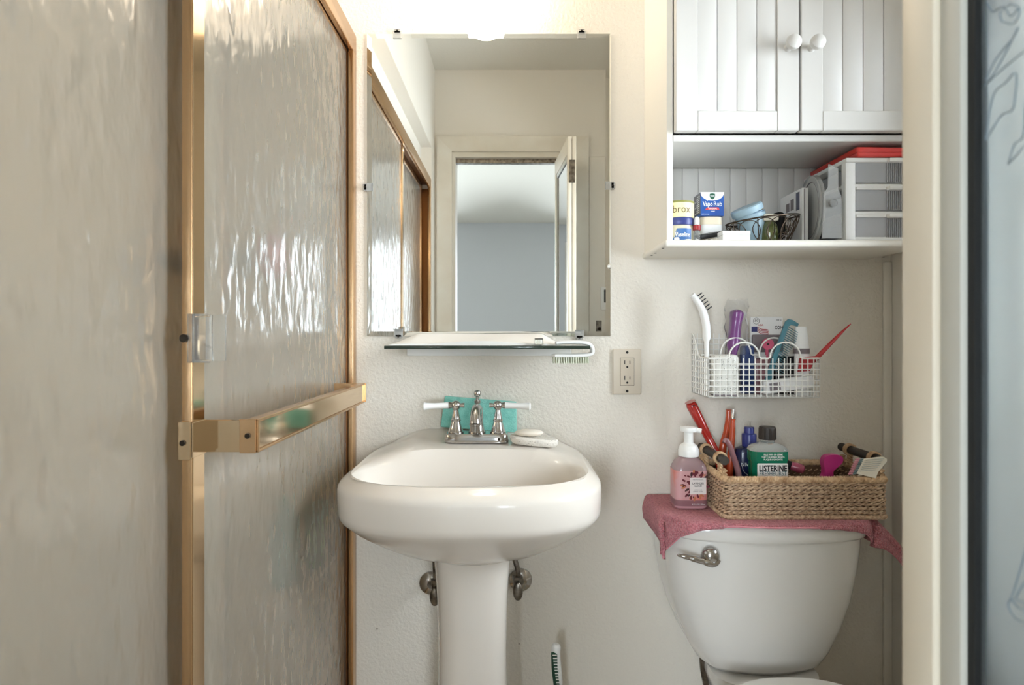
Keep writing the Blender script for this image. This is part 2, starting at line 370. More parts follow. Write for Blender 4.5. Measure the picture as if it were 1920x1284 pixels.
# ================================================================== THE SETTING
XL, XR, YF, H = -.391, .952, -1.524, 2.46
XS = -1.18
struct('wall_back', box(-1.30, 1.06, 0, .1, 0, H), M['wall'], 'cream orange-peel plaster wall behind the sink and toilet', 'wall')
struct('wall_right', box(XR, XR + .12, -1.64, -.97, 0, H).join(box(XR, XR + .12, -.36, 0, 0, H)).join(box(XR, XR + .12, -.97, -.36, 0, .95)).join(box(XR, XR + .12, -.97, -.36, 1.85, H)), M['wallsmooth'], 'smooth cream side wall beside the toilet', 'wall')
struct('wall_front', box(-1.30, -.302, YF - .11, YF, 0, H).join(box(.31, 1.06, YF - .11, YF, 0, H)).join(box(-.302, .31, YF - .11, YF, 2.045, H)), M['wallsmooth'], 'cream wall around the doorway, facing the sink wall', 'wall')
struct('wall_left', box(XS - .1, XS, YF, 0, 0, H), M['stall'], 'tan inner wall of the shower stall', 'wall')
struct('wall_shower', box(XS, -.44, -.006, 0, .05, H), M['stall'], 'tan plumbing wall at the end of the shower stall', 'wall')
struct('wall_shower_return', box(XS, XL + .001, YF, -1.40, 0, H), M['wallsmooth'], 'short wall return closing the shower near the door', 'wall')
struct('wall_soffit', box(-.46, XL + .002, -1.40, 0, 2.03, H).join(box(-.46, -.44, -1.40, 0, 1.876, 2.03)), M['wallsmooth'], 'boxed cream soffit over the shower door header', 'wall')
struct('ceiling', box(-2.5, 2.4, -5.8, .1, H, H + .08), M['ceiling'], 'flat cream ceiling', 'ceiling')
fl = struct('floor', box(-1.30, 1.06, -1.64, .1, -.06, -.006), M['floor'], 'beige tiled bathroom floor', 'floor')
tile_me = None
for i in range(8):
    for j in range(6):
        x = -.39 + i * .2; y = -1.5 + j * .25
        x1 = min(x + .197, XR)
        if x1 - x < .02: continue
        part('tile', box(x, x1, y, min(y + .247, 0), -.006, 0, .002, 1), M['floor'], fl)
struct('floor_bedroom', box(-2.5, 2.4, -5.8, -1.64, -.06, 0), M['carpet'], 'pale carpet of the room beyond the doorway', 'floor')
def holed(y0, y1):
    g = G(); z0, z1 = .55, 2.25
    for a, b in ((-2.5, -2.15), (-.8, .65), (1.55, 2.4)): g.join(box(a, b, y0, y1, 0, H))
    for a, b in ((-2.15, -.8), (.65, 1.55)): g.join(box(a, b, y0, y1, 0, z0)).join(box(a, b, y0, y1, z1, H))
    return g
struct('wall_bedroom_far', holed(-5.8, -5.7), M['bedroom'], 'grey blue far wall of the room beyond the doorway', 'wall')
struct('wall_bedroom_left', box(-2.5, -2.4, -5.7, -1.64, 0, H), M['bedroom'], 'grey blue blank side wall of the room beyond the doorway', 'wall')
struct('wall_bedroom_right', box(2.25, 2.4, -5.7, -1.64, 0, H), M['bedroom'], 'grey blue closed side wall of the room beyond the doorway', 'wall')
struct('wall_bedroom_near', box(-2.4, -1.30, -1.70, -1.64, 0, H).join(box(1.06, 2.25, -1.70, -1.64, 0, H)), M['bedroom'], 'grey blue wall either side of the bathroom, on the bedroom side', 'wall')
def window(name, o, ux, w_, h_, label):
    o, ux = Vector(o), Vector(ux); uy = Vector((0, 0, 1)).cross(ux); t = thing(name, o, label, 'window', kind='structure'); w = .04
    def b3(a0, a1, t0, t1, z0, z1): return box(a0, a1, t0, t1, z0, z1).warp(lambda p: o + ux * p.x + uy * p.y + Vector((0, 0, p.z)))
    part('window_frame', b3(0, w, 0, .05, 0, h_).join(b3(w_ - w, w_, 0, .05, 0, h_)).join(b3(w, w_ - w, 0, .05, 0, w)).join(b3(w, w_ - w, 0, .05, h_ - w, h_)), M['trim'], t)
    part('sash_bar', b3(w, w_ - w, .01, .04, h_ / 2 - .015, h_ / 2 + .015), M['trim'], t)
    part('pane', b3(w, w_ - w, .022, .026, w, h_ / 2 - .015), M['windowpane'], t)
    part('pane', b3(w, w_ - w, .022, .026, h_ / 2 + .015, h_ - w), M['windowpane'], t)
window('window_1', (.65, -5.78, .55), (1, 0, 0), .90, 1.7, 'unseen bedroom window with a white sash, added for daylight, on the folding door side')  # out of view; placed to send daylight in through the doorway
window('window_2', (1.05, -.97, .95), (0, 1, 0), .61, .90, 'small unseen bathroom window beside the toilet')  # out of view; sized to brighten the frosted door glass
window('window_3', (-2.15, -5.78, .55), (1, 0, 0), 1.35, 1.7, 'unseen bedroom window with a white sash, added for daylight, on the shower side')  # out of view; placed so its daylight reaches the toilet side
# door casing (seen in the mirror)
def mitre(name, pts, label): struct(name, prism(pts, .016, (0, YF + .0162, 0), (1, 0, 0), (0, 0, 1)), M['trim'], label, 'trim')
c = .076
mitre('trim_1', [(-.302, 0), (-.302 - c, 0), (-.302 - c, 2.045 + c), (-.302, 2.045)], 'cream door casing board beside the shower return')
mitre('trim_2', [(.31, 0), (.31 + c, 0), (.31 + c, 2.045 + c), (.31, 2.045)], 'cream door casing board behind the folding door')
mitre('trim_3', [(-.302, 2.045), (-.302 - c, 2.045 + c), (.31 + c, 2.045 + c), (.31, 2.045)], 'cream head casing board over the doorway')
struct('trim_4', box(-.302, -.286, YF - .11, YF - .002, 0, 2.045).join(box(.294, .31, YF - .11, YF - .002, 0, 2.045)).join(box(-.286, .294, YF - .11, YF - .002, 2.02, 2.045)), M['trim'], 'cream jamb lining of the doorway', 'trim')
struct('trim_5', box(-.286, .294, YF - .06, YF - .03, 1.998, 2.02), M['chromedull'], 'grey metal folding door track under the door head', 'trim')
struct('trim_6', box(.338 + .05, .47, YF, YF + .006, .3, 2.02, .002, 1), M['wallsmooth'], 'thin pale panel on the wall behind the folding door', 'trim')
# corner caulk and the ragged strip beside the toilet
g = box(XR - .022, XR, -.008, 0, .1, 1.31, .004, 2)
struct('trim_7', g, M['wallsmooth'], 'narrow caulked corner strip below the cabinet', 'trim')
# bifold door: two leaves folded against each other, standing into the room
dr = thing('door_1', (.25, -1.3, .01), 'cream folding door with frosted etched glass panes, folded open', 'door', kind='structure')
def leaf(p_apex, p_end, th, face_out, st=.031, m=.018):
    a, b = Vector((*p_apex, 0)), Vector((*p_end, 0)); u = (b - a).normalized(); L = (b - a).length
    n = Vector((-u.y, u.x, 0)) * face_out                    # the visible face's outward side
    def bx(s0, s1, t0, t1, z0, z1, r=.0):
        g = box(s0, s1, t0, t1, z0, z1, r, 2); return g.warp(lambda p: a + u * p.x + n * p.y + Vector((0, 0, p.z)))
    z0, z1, zr0, zr1 = .012, 1.993, .20, 1.90
    fr = bx(0, st, -th, 0, z0, z1, .0015).join(bx(L - st, L, -th, 0, z0, z1, .0015)).join(bx(st, L - st, -th, 0, z0, zr0 - .02, .0015)).join(bx(st, L - st, -th, 0, zr1 + .02, z1, .0015))
    lf = part('leaf', fr, M['door'], dr)
    bead = bx(st, st + m, -.010, -.0035, zr0 - .02, zr1 + .02, .002).join(bx(L - st - m, L - st, -.010, -.0035, zr0 - .02, zr1 + .02, .002)).join(bx(st + m, L - st - m, -.010, -.0035, zr0 - .02, zr0, .002)).join(bx(st + m, L - st - m, -.010, -.0035, zr1, zr1 + .02, .002))
    part('glazing_bead', bead, M['doorgrey'], lf, 'grey green glazing bead')
    k = .0055
    gk = bx(st + m, st + m + k, -.011, -.0072, zr0, zr1).join(bx(L - st - m - k, L - st - m, -.011, -.0072, zr0, zr1)).join(bx(st + m + k, L - st - m - k, -.011, -.0072, zr0, zr0 + k)).join(bx(st + m + k, L - st - m - k, -.011, -.0072, zr1 - k, zr1))
    part('gasket', gk, M['rubber'], lf, 'black rubber gasket')
    two_faced(part('pane', bx(st + m, L - st - m, -.0125, -.0085, zr0, zr1), M['frosted'], lf, 'frosted pale blue glass pane'), n, M['clearback'])
    return lf, a, u, n
AP, EN = (.244, -1.126), (.216, -1.520)
lf, la, lu, ln = leaf(AP, EN, .0175, -1)
leaf((.281, -1.126), (.296, -1.520), .0175, 1, .020, .010)
# etched pattern, on the pane's face
def on_leaf(px, py):
    k = (px - VX) / F                                         # find the point of the pane's face under this ray
    o = la - ln * .0083; s = (k * (o.y + CD) - o.x) / (lu.x - k * lu.y); p = o + lu * s
    return Vector((p.x, p.y, CZ + (VY - py) * (p.y + CD) / F))
eg = G()
for ln_pts in ([(1848, 150), (1868, 110), (1900, 70), (1908, 52), (1890, 90), (1862, 140), (1846, 160)],
               [(1846, 160), (1870, 138), (1900, 112), (1925, 92), (1950, 70)],
               [(1848, 262), (1862, 180), (1885, 155), (1905, 138), (1902, 190), (1896, 208), (1878, 216), (1848, 262)],
               [(1890, 308), (1902, 270), (1918, 255), (1922, 200), (1930, 150)], [(1890, 308), (1920, 275), (1940, 250)],
               [(1850, 5), (1862, 22), (1880, 12), (1895, 30), (1910, 14)], [(1878, 40), (1900, 44), (1912, 20), (1896, 8), (1876, 22), (1878, 40)],
               [(1930, 1000), (1915, 1060), (1898, 1115), (1890, 1135), (1905, 1160), (1930, 1170)], [(1895, 1120), (1910, 1140), (1932, 1146)], [(1925, 1085), (1905, 1122), (1930, 1130)]):
    eg.join(tube(spl([on_leaf(*p) for p in ln_pts], 6), .0004, 6))
part('etched_pattern', eg, M['etch'], lf, 'etched scroll lines on the frosted glass')
hg = box(.250, .276, -1.1255, -1.1235, 1.79, 1.89, .0008, 1)
hb = part('hinge', hg, M['chromedull'], lf, 'small steel butt hinge')
ld = box(.2625, .264, -1.120, -1.1235, 1.795, 1.885)

# ================================================================== SHOWER ENCLOSURE
sf = thing('shower_enclosure', (-.42, -.7, .1), 'gold anodised frame and header around the sliding shower doors', 'shower enclosure')
part('header', box(-.403, -.391, -1.40, -.0005, 1.828, 1.876, .0015).join(box(-.462, -.403, -1.40, -.0005, 1.868, 1.876)).join(box(-.462, -.452, -1.40, -.0005, 1.828, 1.868)), M['gold'], sf)
part('header_channel', box(-.452, -.403, -1.398, -.001, 1.848, 1.868), M['golddark'], sf, 'dark bronze groove inside the header')
for (a, b) in ((-.030, -.0005), (-1.3995, -1.37)):
    jb = part('jamb', box(-.4035, -.391, a, b, .122, 1.828, .0012).join(box(-.462, -.452, a, b, .122, 1.828)), M['gold'], sf)
    part('jamb_channel', box(-.452, -.4035, (b - .004 if b > -.5 else a), (b if b > -.5 else a + .004), .122, 1.828), M['golddark'], jb, 'dark bronze groove of the jamb')
part('bottom_track', box(-.462, -.391, -1.40, -.0005, .10, .122, .002), M['gold'], sf)
single('shower_curb', box(-.48, -.385, -1.40, -.0005, 0, .10, .008, 3), M['stall'], 'low tan curb under the shower door track', 'curb')
single('shower_pan', box(XS + .0005, -.4805, -1.3995, -.0065, 0, .05, .01, 2), M['stall'], 'tan shower floor pan inside the stall', 'shower pan')

def panel(name, xo, y0, y1, label, st=.030):
    t = thing(name, (xo, (y0 + y1) / 2, .124), label, 'shower door')
    xi = xo - .013; z0, z1 = .1225, 1.846
    part('stile', box(xi, xo, y0, y0 + st, z0, z1, .0012), M['gold'], t)
    part('stile', box(xi, xo, y1 - .02, y1, z0, z1, .0012), M['golddark' if xo > -.41 else 'gold'], t)  # wall-side stile coloured dark: the shade of its channel put into the metal
    part('rail', box(xi, xo, y0 + st, y1 - .02, z0, z0 + .03, .0012), M['gold'], t)
    part('rail', box(xi, xo, y0 + st, y1 - .02, z1 - .022, z1, .0012), M['gold'], t)
    two_faced(part('glass_pane', box(xo - .009, xo - .004, y0 + st, y1 - .02, z0 + .03, z1 - .022), M['obscure'], t, 'hammered obscure glass'), (1, 0, 0), M['clearback'])
    return t
XO = -.405
op = panel('outer_shower_door', XO, -.745, -.010, 'sliding hammered glass shower door carrying the gold towel bar')
ip = panel('inner_shower_door', -.432, -1.385, -.610, 'sliding hammered glass shower door running behind the towel bar door')
part('stile_face', box(XO, XO + .0012, -.7435, -.7165, .124, 1.844), M['goldbright'], op, 'bright gold side face of the stile')
# clear pull handle on the stile
zc = CZ + (VY - 634) * .75 / F
hp = part('pull_handle', box(XO - .004, XO + .003, -.7492, -.7452, zc - .031, zc + .031, .0012).join(box(XO + .001, XO + .004, -.7475, -.700, zc - .031, zc + .031, .0012)).join(box(XO + .004, XO + .022, -.703, -.700, zc - .031, zc + .031, .001)).join(box(XO + .003, XO + .024, -.7475, -.7455, zc - .031, zc - .027, .001)).join(box(XO + .003, XO + .024, -.7475, -.7455, zc + .027, zc + .031, .001)), M['acrylic'], op, 'clear acrylic pull handle')
part('screw', cyl((XO - .007, -.749, zc), (XO - .007, -.7525, zc), .0052, 14).join(box(XO - .0105, XO - .0035, -.7532, -.7522, zc - .0006, zc + .0006)), M['screw'], hp, 'dark cross-head screw')
# towel bar: stands .067 off the glass
XB = -.337; zb0, zb1 = .974, 1.0165; ya, yb = -.715, -.140
bar = part('towel_bar', box(XB - .003, XB, ya, yb, zb0, zb1, .0008, 1).join(box(XB - .012, XB + .003, ya, yb, zb1 - .003, zb1 + .001, .001, 1)).join(box(XB - .012, XB + .003, ya, yb, zb0 - .001, zb0 + .003, .001, 1)).join(box(XB - .001, XB + .004, ya, ya + .003, zb0, zb1)).join(box(XB - .001, XB + .005, yb - .003, yb, zb0, zb1)), M['gold'], op)
part('bar_inlay', box(XB, XB + .0008, ya + .003, yb - .003, zb0 + .004, zb1 - .004), M['goldbright'], bar, 'mirror-bright gold strip of the towel bar')
nb = part('bar_bracket', box(XO, XB - .003, ya - .001, ya + .003, zb0, zb1, .0008, 1).join(box(XO - .016, XO + .0005, -.7485, -.7455, zb0 - .004, zb1 + .002, .0008, 1)).join(box(XO + .0012, XO + .0032, -.7485, ya, zb0 - .001, zb1 + .001, .0006, 1)), M['goldbright'], op, 'polished gold bracket wrapping the stile')
part('end_plate', box(XB - .020, XB + .001, ya - .0035, ya - .001, zb0 - .001, zb1 + .001, .0006, 1), M['gold'], nb, 'gold plate at the end of the bar')
part('bar_bracket', box(XO, XB - .003, yb - .004, yb, zb0 + .006, zb1, .0008, 1), M['gold'], op, 'gold bracket close to the wall')
for (x, y, z) in ((XO - .0095, -.7485, .992), (XB - .009, ya - .0035, .996)):
    part('screw', cyl((x, y, z), (x, y - .002, z), .0036, 12), M['screw'], nb, 'dark cross-head screw')
# things inside the stall, seen as blurs
def valve(x, z, label):
    t = thing('shower_valve', (x, -.006, z), label, 'tap', 'shower taps')
    part('escutcheon', cyl((x, -.0065, z), (x, -.018, z), .036, 24, .028), M['chromedull'], t)
    part('handle', lathe([(.001, 0), (.014, 0), (.014, .03), (.026, .034), (.027, .052), (.001, .056)], 16).xf(Matrix.Translation((x, -.018, z)) @ Matrix.Rotation(R(90), 4, 'X')), M['chromedull'], t)
valve(-1.06, 1.31, 'dark metal shower tap, the one farther into the stall')
valve(-.865, 1.31, 'dark metal shower tap, the one closer to the glass doors')
cs = thing('shower_ledge', (-.62, -.06, .575), 'small tan ledge on the shower plumbing wall', 'shelf')
part('shelf_board', box(-.74, -.468, -.26, -.0065, .575, .590, .004, 2), M['stall'], cs)
part('bracket', box(-.62, -.60, -.20, -.0065, .50, .575, .002, 1), M['stall'], cs)
def bottle(name, x, y, z, prof, m, capprof, cm, label, cat):
    t = thing(name, (x, y, z), label, cat)
    part('body', lathe(prof, 24, (x, y, z)), m, t); part('cap', lathe(capprof, 20, (x, y, z)), cm, t); return t
bottle('shampoo_bottle', -.575, -.205, .5905, [(.001, 0), (.040, 0), (.044, .004), (.044, .13), (.03, .15), (.014, .155), (.014, .16)], M['tealbottle'], [(.018, .16), (.018, .185), (.001, .187)], M['tealbottle'], 'teal shampoo bottle on the shower ledge', 'bottle')
bottle('shower_gel_bottle', -.520, -.105, .5905, [(.001, 0), (.034, 0), (.037, .004), (.037, .095), (.03, .105), (.02, .11)], M['greenbottle'], [(.048, .11), (.05, .116), (.05, .138), (.001, .142)], M['tealbottle'], 'green bottle under a wide teal lid on the shower ledge', 'bottle')
t = thing('bath_sponge', (-.70, -.10, 1.36), 'pink net bath sponge hanging in the shower stall', 'sponge')
part('puff', ball((-.70, -.085, 1.31), .052, 24).warp(lambda p: p + Vector((random.uniform(-1, 1), random.uniform(-1, 1), random.uniform(-1, 1))) * .004), M['loofah'], t)
part('hanging_loop', tube(spl([(-.70, -.07, 1.36), (-.705, -.04, 1.40), (-.70, -.009, 1.43)], 6), .002, 6), M['loofah'], t)
part('hook', cyl((-.70, -.0065, 1.43), (-.70, -.03, 1.432), .005, 10), M['chromedull'], t)

# ================================================================== MIRROR, LAMP, SHELF, OUTLET
mx0, mx1, mz0, mz1 = (689 - VX) / 746, (1144 - VX) / 746, CZ + (VY - 630) / 746, CZ + (VY - 65) / 746
mr = thing('wall_mirror', ((mx0 + mx1) / 2, 0, mz0), 'frameless wall mirror held by clear plastic clips above the glass shelf', 'mirror')
b = .012
def rc(x0, x1, z0, z1, y): return [(x0, y, z0), (x1, y, z0), (x1, y, z1), (x0, y, z1)]
part('mirror_glass', loft([rc(mx0, mx1, mz0, mz1, -.0005), rc(mx0, mx1, mz0, mz1, -.0048), rc(mx0 + b, mx1 - b, mz0 + b, mz1 - b, -.0062)], True, True), M['mirror'], mr, smooth=0)
def clip(px, py, dx, dz):
    x, _, z = W(px, py, 1.5)
    g = box(x - .011, x + .011, -.0085, -.0062, z - .010, z + .010, .0008, 1)
    if dz: g.join(box(x - .008, x + .008, -.0085, -.0004, z + dz * .004, z + dz * .014, .001, 1))
    if dx: g.join(box(x + dx * .004, x + dx * .014, -.0085, -.0004, z - .008, z + .008, .001, 1))
    cl = part('mirror_clip', g, M['acrylic2'], mr, 'clear plastic mirror clip')
    part('screw', cyl((x + dx * .008, -.0085, z + dz * .009), (x + dx * .008, -.0105, z + dz * .009), .0024, 10), M['screw'], cl)
clip(746, 68, 0, 1); clip(1090, 68, 0, 1); clip(692, 352, -1, 0); clip(1142, 349, 1, 0); clip(748, 624, 0, -1); clip(1086, 626, 0, -1)
lx = -.07
vl = thing('vanity_light', (lx, 0, 1.99), 'lit white glass wall lamp above the mirror', 'lamp')
part('backplate', lathe([(.001, 0), (.05, 0), (.05, .012), (.04, .018), (.001, .018)], 24).xf(Matrix.Translation((lx, 0, 2.06)) @ Matrix.Rotation(R(90), 4, 'X')), M['white'], vl)
part('arm', tube(spl([(lx, -.015, 2.06), (lx, -.06, 2.075), (lx, -.10, 2.088)], 6), .008, 10), M['white'], vl)
part('lamp_shade', lathe([(.001, 1.925), (.034, 1.925), (.042, 1.932), (.062, 2.02), (.066, 2.05), (.05, 2.07), (.02, 2.085), (.001, 2.087)], 28, (lx, -.10, 0)), M['shade'], vl, 'glowing white glass shade')
# glass shelf
gs = thing('glass_shelf', (-.056, -.07, 1.092), 'narrow glass wall shelf under the mirror', 'shelf')
sx0, sx1, sz = -.291, .178, 1.0945
part('glass_plate', box(sx0, sx1, -.141, -.001, sz, sz + .0075, .001, 1), M['shelfglass'], gs)
part('front_edge', box(sx0, sx1, -.1442, -.1412, sz, sz + .0075, .0012, 2), M['glassedge'], gs, 'dark green glass edge')
part('support_rail', box(-.263, .148, -.012, -.0005, 1.074, 1.0935, .002, 1), M['white'], gs, 'white rail under the glass')
# folded white cloth on the shelf
nx, ny = 40, 8; top = []; 
g = G()
for k in (0, 1):
    for j in range(ny + 1):
        for i in range(nx + 1):
            u, v = i / nx, j / ny; x = -.284 + .392 * u; y = -.012 - .112 * v
            h = (.020 * (1 - v) ** 1.4 + .007 + .0025 * math.sin(u * 9 + v * 3) * (.3 + v)) * min(1, .25 + u * 6) * min(1, .3 + (1 - u) * 8)
            g.v.append(Vector((x, y + .004 * math.sin(u * 7), sz + .0078 + (h if k else 0))))
N = (nx + 1) * (ny + 1)
for j in range(ny):
    for i in range(nx):
        a = j * (nx + 1) + i; q = (a, a + 1, a + nx + 2, a + nx + 1)
        g.f += [q, tuple(i2 + N for i2 in reversed(q))]
for i in range(nx):
    g.f += [(i + 1, i, i + N, i + 1 + N)]; a = ny * (nx + 1) + i; g.f += [(a, a + 1, a + 1 + N, a + N)]
for j in range(ny):
    a = j * (nx + 1); g.f += [(a, a + nx + 1, a + nx + 1 + N, a + N)]; a += nx; g.f += [(a + nx + 1, a, a + N, a + nx + 1 + N)]
single('folded_cloth', g, M['paper'], 'white folded cloth lying along the glass shelf', 'cloth', smooth=60)
x, y, _ = W(1010, 640, 1.375); z = sz + .0078
t = thing('glass_vial', (x, -.132, z), 'tiny clear glass jar with a dark rim on the glass shelf', 'jar')
part('body', lathe([(.0001, 0), (.0095, 0), (.010, .002), (.010, .014), (.0085, .0145), (.0085, .003), (.0001, .003)], 20, (x, -.132, z)), M['glass'], t)
part('rim', tube([Vector((x + .0088 * math.cos(a * math.pi / 10), -.132 + .0088 * math.sin(a * math.pi / 10), z + .0152)) for a in range(20)], .0013, 6, True), M['black'], t, 'dark rim')
# hooked scrub brush over the end of the shelf
nbx = thing('nail_brush', (.14, -.11, 1.07), 'white hooked nail brush hanging over the end of the glass shelf', 'brush')
def bar2(path, hy, hz):
    rings = []
    P = [Vector(p) for p in path]
    for i, p in enumerate(P):
        tdir = (P[min(i + 1, len(P) - 1)] - P[max(i - 1, 0)]).normalized(); nn = Vector((-tdir.z, 0, tdir.x))
        e = .55 if i in (0, len(P) - 1) else 1
        rings.append([p + Vector((0, hy * e * math.copysign(abs(math.cos(a)) ** .6, math.cos(a)), 0)) + nn * hz * e * math.copysign(abs(math.sin(a)) ** .6, math.sin(a)) for a in [2 * math.pi * k / 16 for k in range(16)]])
    return loft(rings)
part('handle', bar2(spl([(.100, -.12, sz + .0135), (.120, -.12, sz + .0152), (.165, -.12, sz + .0142), (.181, -.12, sz + .008), (.186, -.12, sz - .004), (.180, -.12, sz - .0125), (.150, -.12, sz - .0155), (.092, -.12, sz - .0155)], 6), .016, .0045), M['white'], nbx)
bg = G()
for i in range(15):
    for j in range(5):
        x = .096 + i * .0056; y = -.134 + j * .007
        bg.join(cyl((x, y, sz - .019), (x + random.uniform(-.001, .001), y + random.uniform(-.001, .001), sz - .033), .0014, 6))
part('bristles', bg, M['bristlegreen'], nbx, 'pale green bristles', kind='stuff')
# duplex outlet
ox, _, oz = W(1175, 696.5, 1.5)
ol = thing('wall_outlet', (ox, 0, oz - .057), 'almond duplex power outlet beside the mirror', 'outlet')
part('cover_plate', box(ox - .036, ox + .036, -.0065, -.0003, oz - .057, oz + .057, .003, 3), M['plate'], ol)
ins = part('socket_insert', box(ox - .0172, ox + .0172, -.0082, -.006, oz - .034, oz + .034, .0012, 1), M['plate2'], ol)
part('insert_gap', box(ox - .0178, ox + .0178, -.0067, -.0063, oz - .0346, oz + .0346), M['slot'], ol, 'thin dark gap around the insert')
for s in (1, -1):
    zc = oz + s * .0195 + .004
    part('slot', box(ox - .0073, ox - .0053, -.0086, -.0080, zc - .005, zc + .005), M['slot'], ins, 'dark socket slot')
    part('slot', box(ox + .0055, ox + .0073, -.0086, -.0080, zc - .004, zc + .004), M['slot'], ins, 'dark socket slot')
    part('ground_hole', cyl((ox, -.0080, zc - .0115), (ox, -.0086, zc - .0115), .0027, 12), M['slot'], ins, 'dark round socket hole')
for s in (1, -1): part('screw', cyl((ox, -.0064, oz + s * .0485), (ox, -.0078, oz + s * .0485), .0033, 12), M['slot'], ol, 'dark cover screw')
# light switch and latch seen in the mirror on the door wall
def V(px, py, dv): return Vector(((px - VX) * dv / F, 0, CZ + (VY - py) * dv / F))
p = V(1133, 560, 3.02)
ls = thing('light_switch', (p.x, YF, p.z - .05), 'white light switch with a dark slot on the door wall', 'switch')
part('cover_plate', box(p.x - .02, p.x + .05, YF + .0062, YF + .012, p.z - .058, p.z + .058, .003, 2), M['white'], ls)
part('toggle', box(p.x - .004, p.x + .008, YF + .0118, YF + .016, p.z - .02, p.z + .045, .001, 1), M['slot'], ls, 'dark toggle slot')
p = V(1122, 612, 3.02)
lt = thing('door_catch', (p.x, YF, p.z - .02), 'small steel catch on the wall behind the folding door', 'catch')
part('plate', box(p.x - .014, p.x + .014, YF + .0062, YF + .010, p.z - .03, p.z + .03, .001, 1), M['chromedull'], lt)
part('bolt', cyl((p.x, YF + .01, p.z - .012), (p.x, YF + .03, p.z - .012), .008, 14), M['screw'], lt)

# ================================================================== PEDESTAL SINK
SX = -.086
def sring(hw, yf, yb, z, nf=2.6, nb=7, N=96, yc=None):
    yc = -.55 * abs(yf) - .45 * abs(yb) if yc is None else yc; out = []
    for k in range(N):
        a = 2 * math.pi * k / N; cs, sn = math.cos(a), math.sin(a); n = nb if sn > 0 else nf
        r = (abs(cs) ** n + abs(sn) ** n) ** (-1 / n)
        out.append(Vector((SX + hw * cs * r, yc + (yb - yc if sn > 0 else yc - yf) * sn * r, z)))
    return out
def sm(t): t = max(0, min(1, t)); return t * t * (3 - 2 * t)
def bump_z(x, y):
    f = sm((.258 - abs(x - SX)) / .135); pts = [(-.24, 0), (-.205, .004), (-.15, .027), (-.1, .031), (0, .044)]
    if y <= pts[0][0]: g = 0
    elif y >= 0: g = .044
    else:
        for (a, va), (b_, vb) in zip(pts, pts[1:]):
            if a <= y <= b_: g = va + (vb - va) * sm((y - a) / (b_ - a)); break
    return f * g
def deck_z(x, y): return .848 + bump_z(x, y)
def bumped(r): return [Vector((p.x, p.y, p.z + bump_z(p.x, p.y))) for p in r]
outer = [(.085, -.26, -.12, .647, 2.2, 2.2), (.115, -.29, -.10, .662, 2.2, 2.4), (.165, -.335, -.07, .682, 2.3, 3), (.205, -.368, -.045, .704, 2.3, 4), (.238, -.398, -.02, .728, 2.4, 5), (.256, -.421, -.008, .749, 2.5, 7), (.2635, -.432, -.002, .760, 2.6, 9), (.2675, -.4375, -.001, .768, 2.6, 9), (.2688, -.4395, -.001, .777, 2.6, 9), (.2695, -.441, -.001, .80, 2.6, 9), (.2695, -.4415, -.001, .820, 2.6, 9), (.268, -.4395, -.001, .8275, 2.6, 9), (.2645, -.435, -.001, .8325, 2.6, 9), (.258, -.426, -.001, .8385, 2.6, 9), (.250, -.414, -.001, .845, 2.6, 9), (.246, -.408, -.002, .8475, 2.6, 9)]
rings = [sring(hw, yf, yb, z, nf, nb) for hw, yf, yb, z, nf, nb in outer]
rings = rings[:9] + [bumped(r) for r in rings[9:]]
for k in range(1, 9):
    t_ = k / 8; rings.append(bumped(sring(.246 - .010 * t_, -.410 + .014 * t_, -.002 - .160 * t_, .848 - .0008 * t_, 2.6, 9 - 5.5 * t_)))
for hw, yf, yb, z, nb in ((.230, -.390, -.172, .842, 3.2), (.222, -.382, -.180, .826, 3), (.205, -.366, -.192, .79, 2.8), (.170, -.34, -.205, .755, 2.6), (.11, -.305, -.225, .733, 2.4), (.03, -.275, -.25, .728, 2)):
    rings.append(sring(hw, yf, yb, z, 2.6, nb))
sk = thing('pedestal_sink', (SX, -.18, 0), 'warm white porcelain pedestal sink with a deep rounded apron', 'sink')
part('basin', loft(rings), M['porcelain'], sk, smooth=50)
prs = []
for z, hw, hy in ((.002, .105, .10), (.03, .104, .098), (.08, .092, .088), (.16, .082, .08), (.3, .075, .075), (.45, .0735, .074), (.56, .076, .075), (.62, .080, .077), (.66, .083, .08), (.685, .085, .082)):
    prs.append([Vector((p.x, p.y, z)) for p in sup(hw, hy, z, 3.2, (SX, -.185), 48)])
part('pedestal', loft(prs), M['porcelain'], sk, smooth=50)
part('drain', lathe([(.001, .7285), (.024, .7285), (.026, .731), (.018, .7325), (.001, .7325)], 24, (SX, -.262, 0)), M['chrome'], sk, 'chrome drain ring')
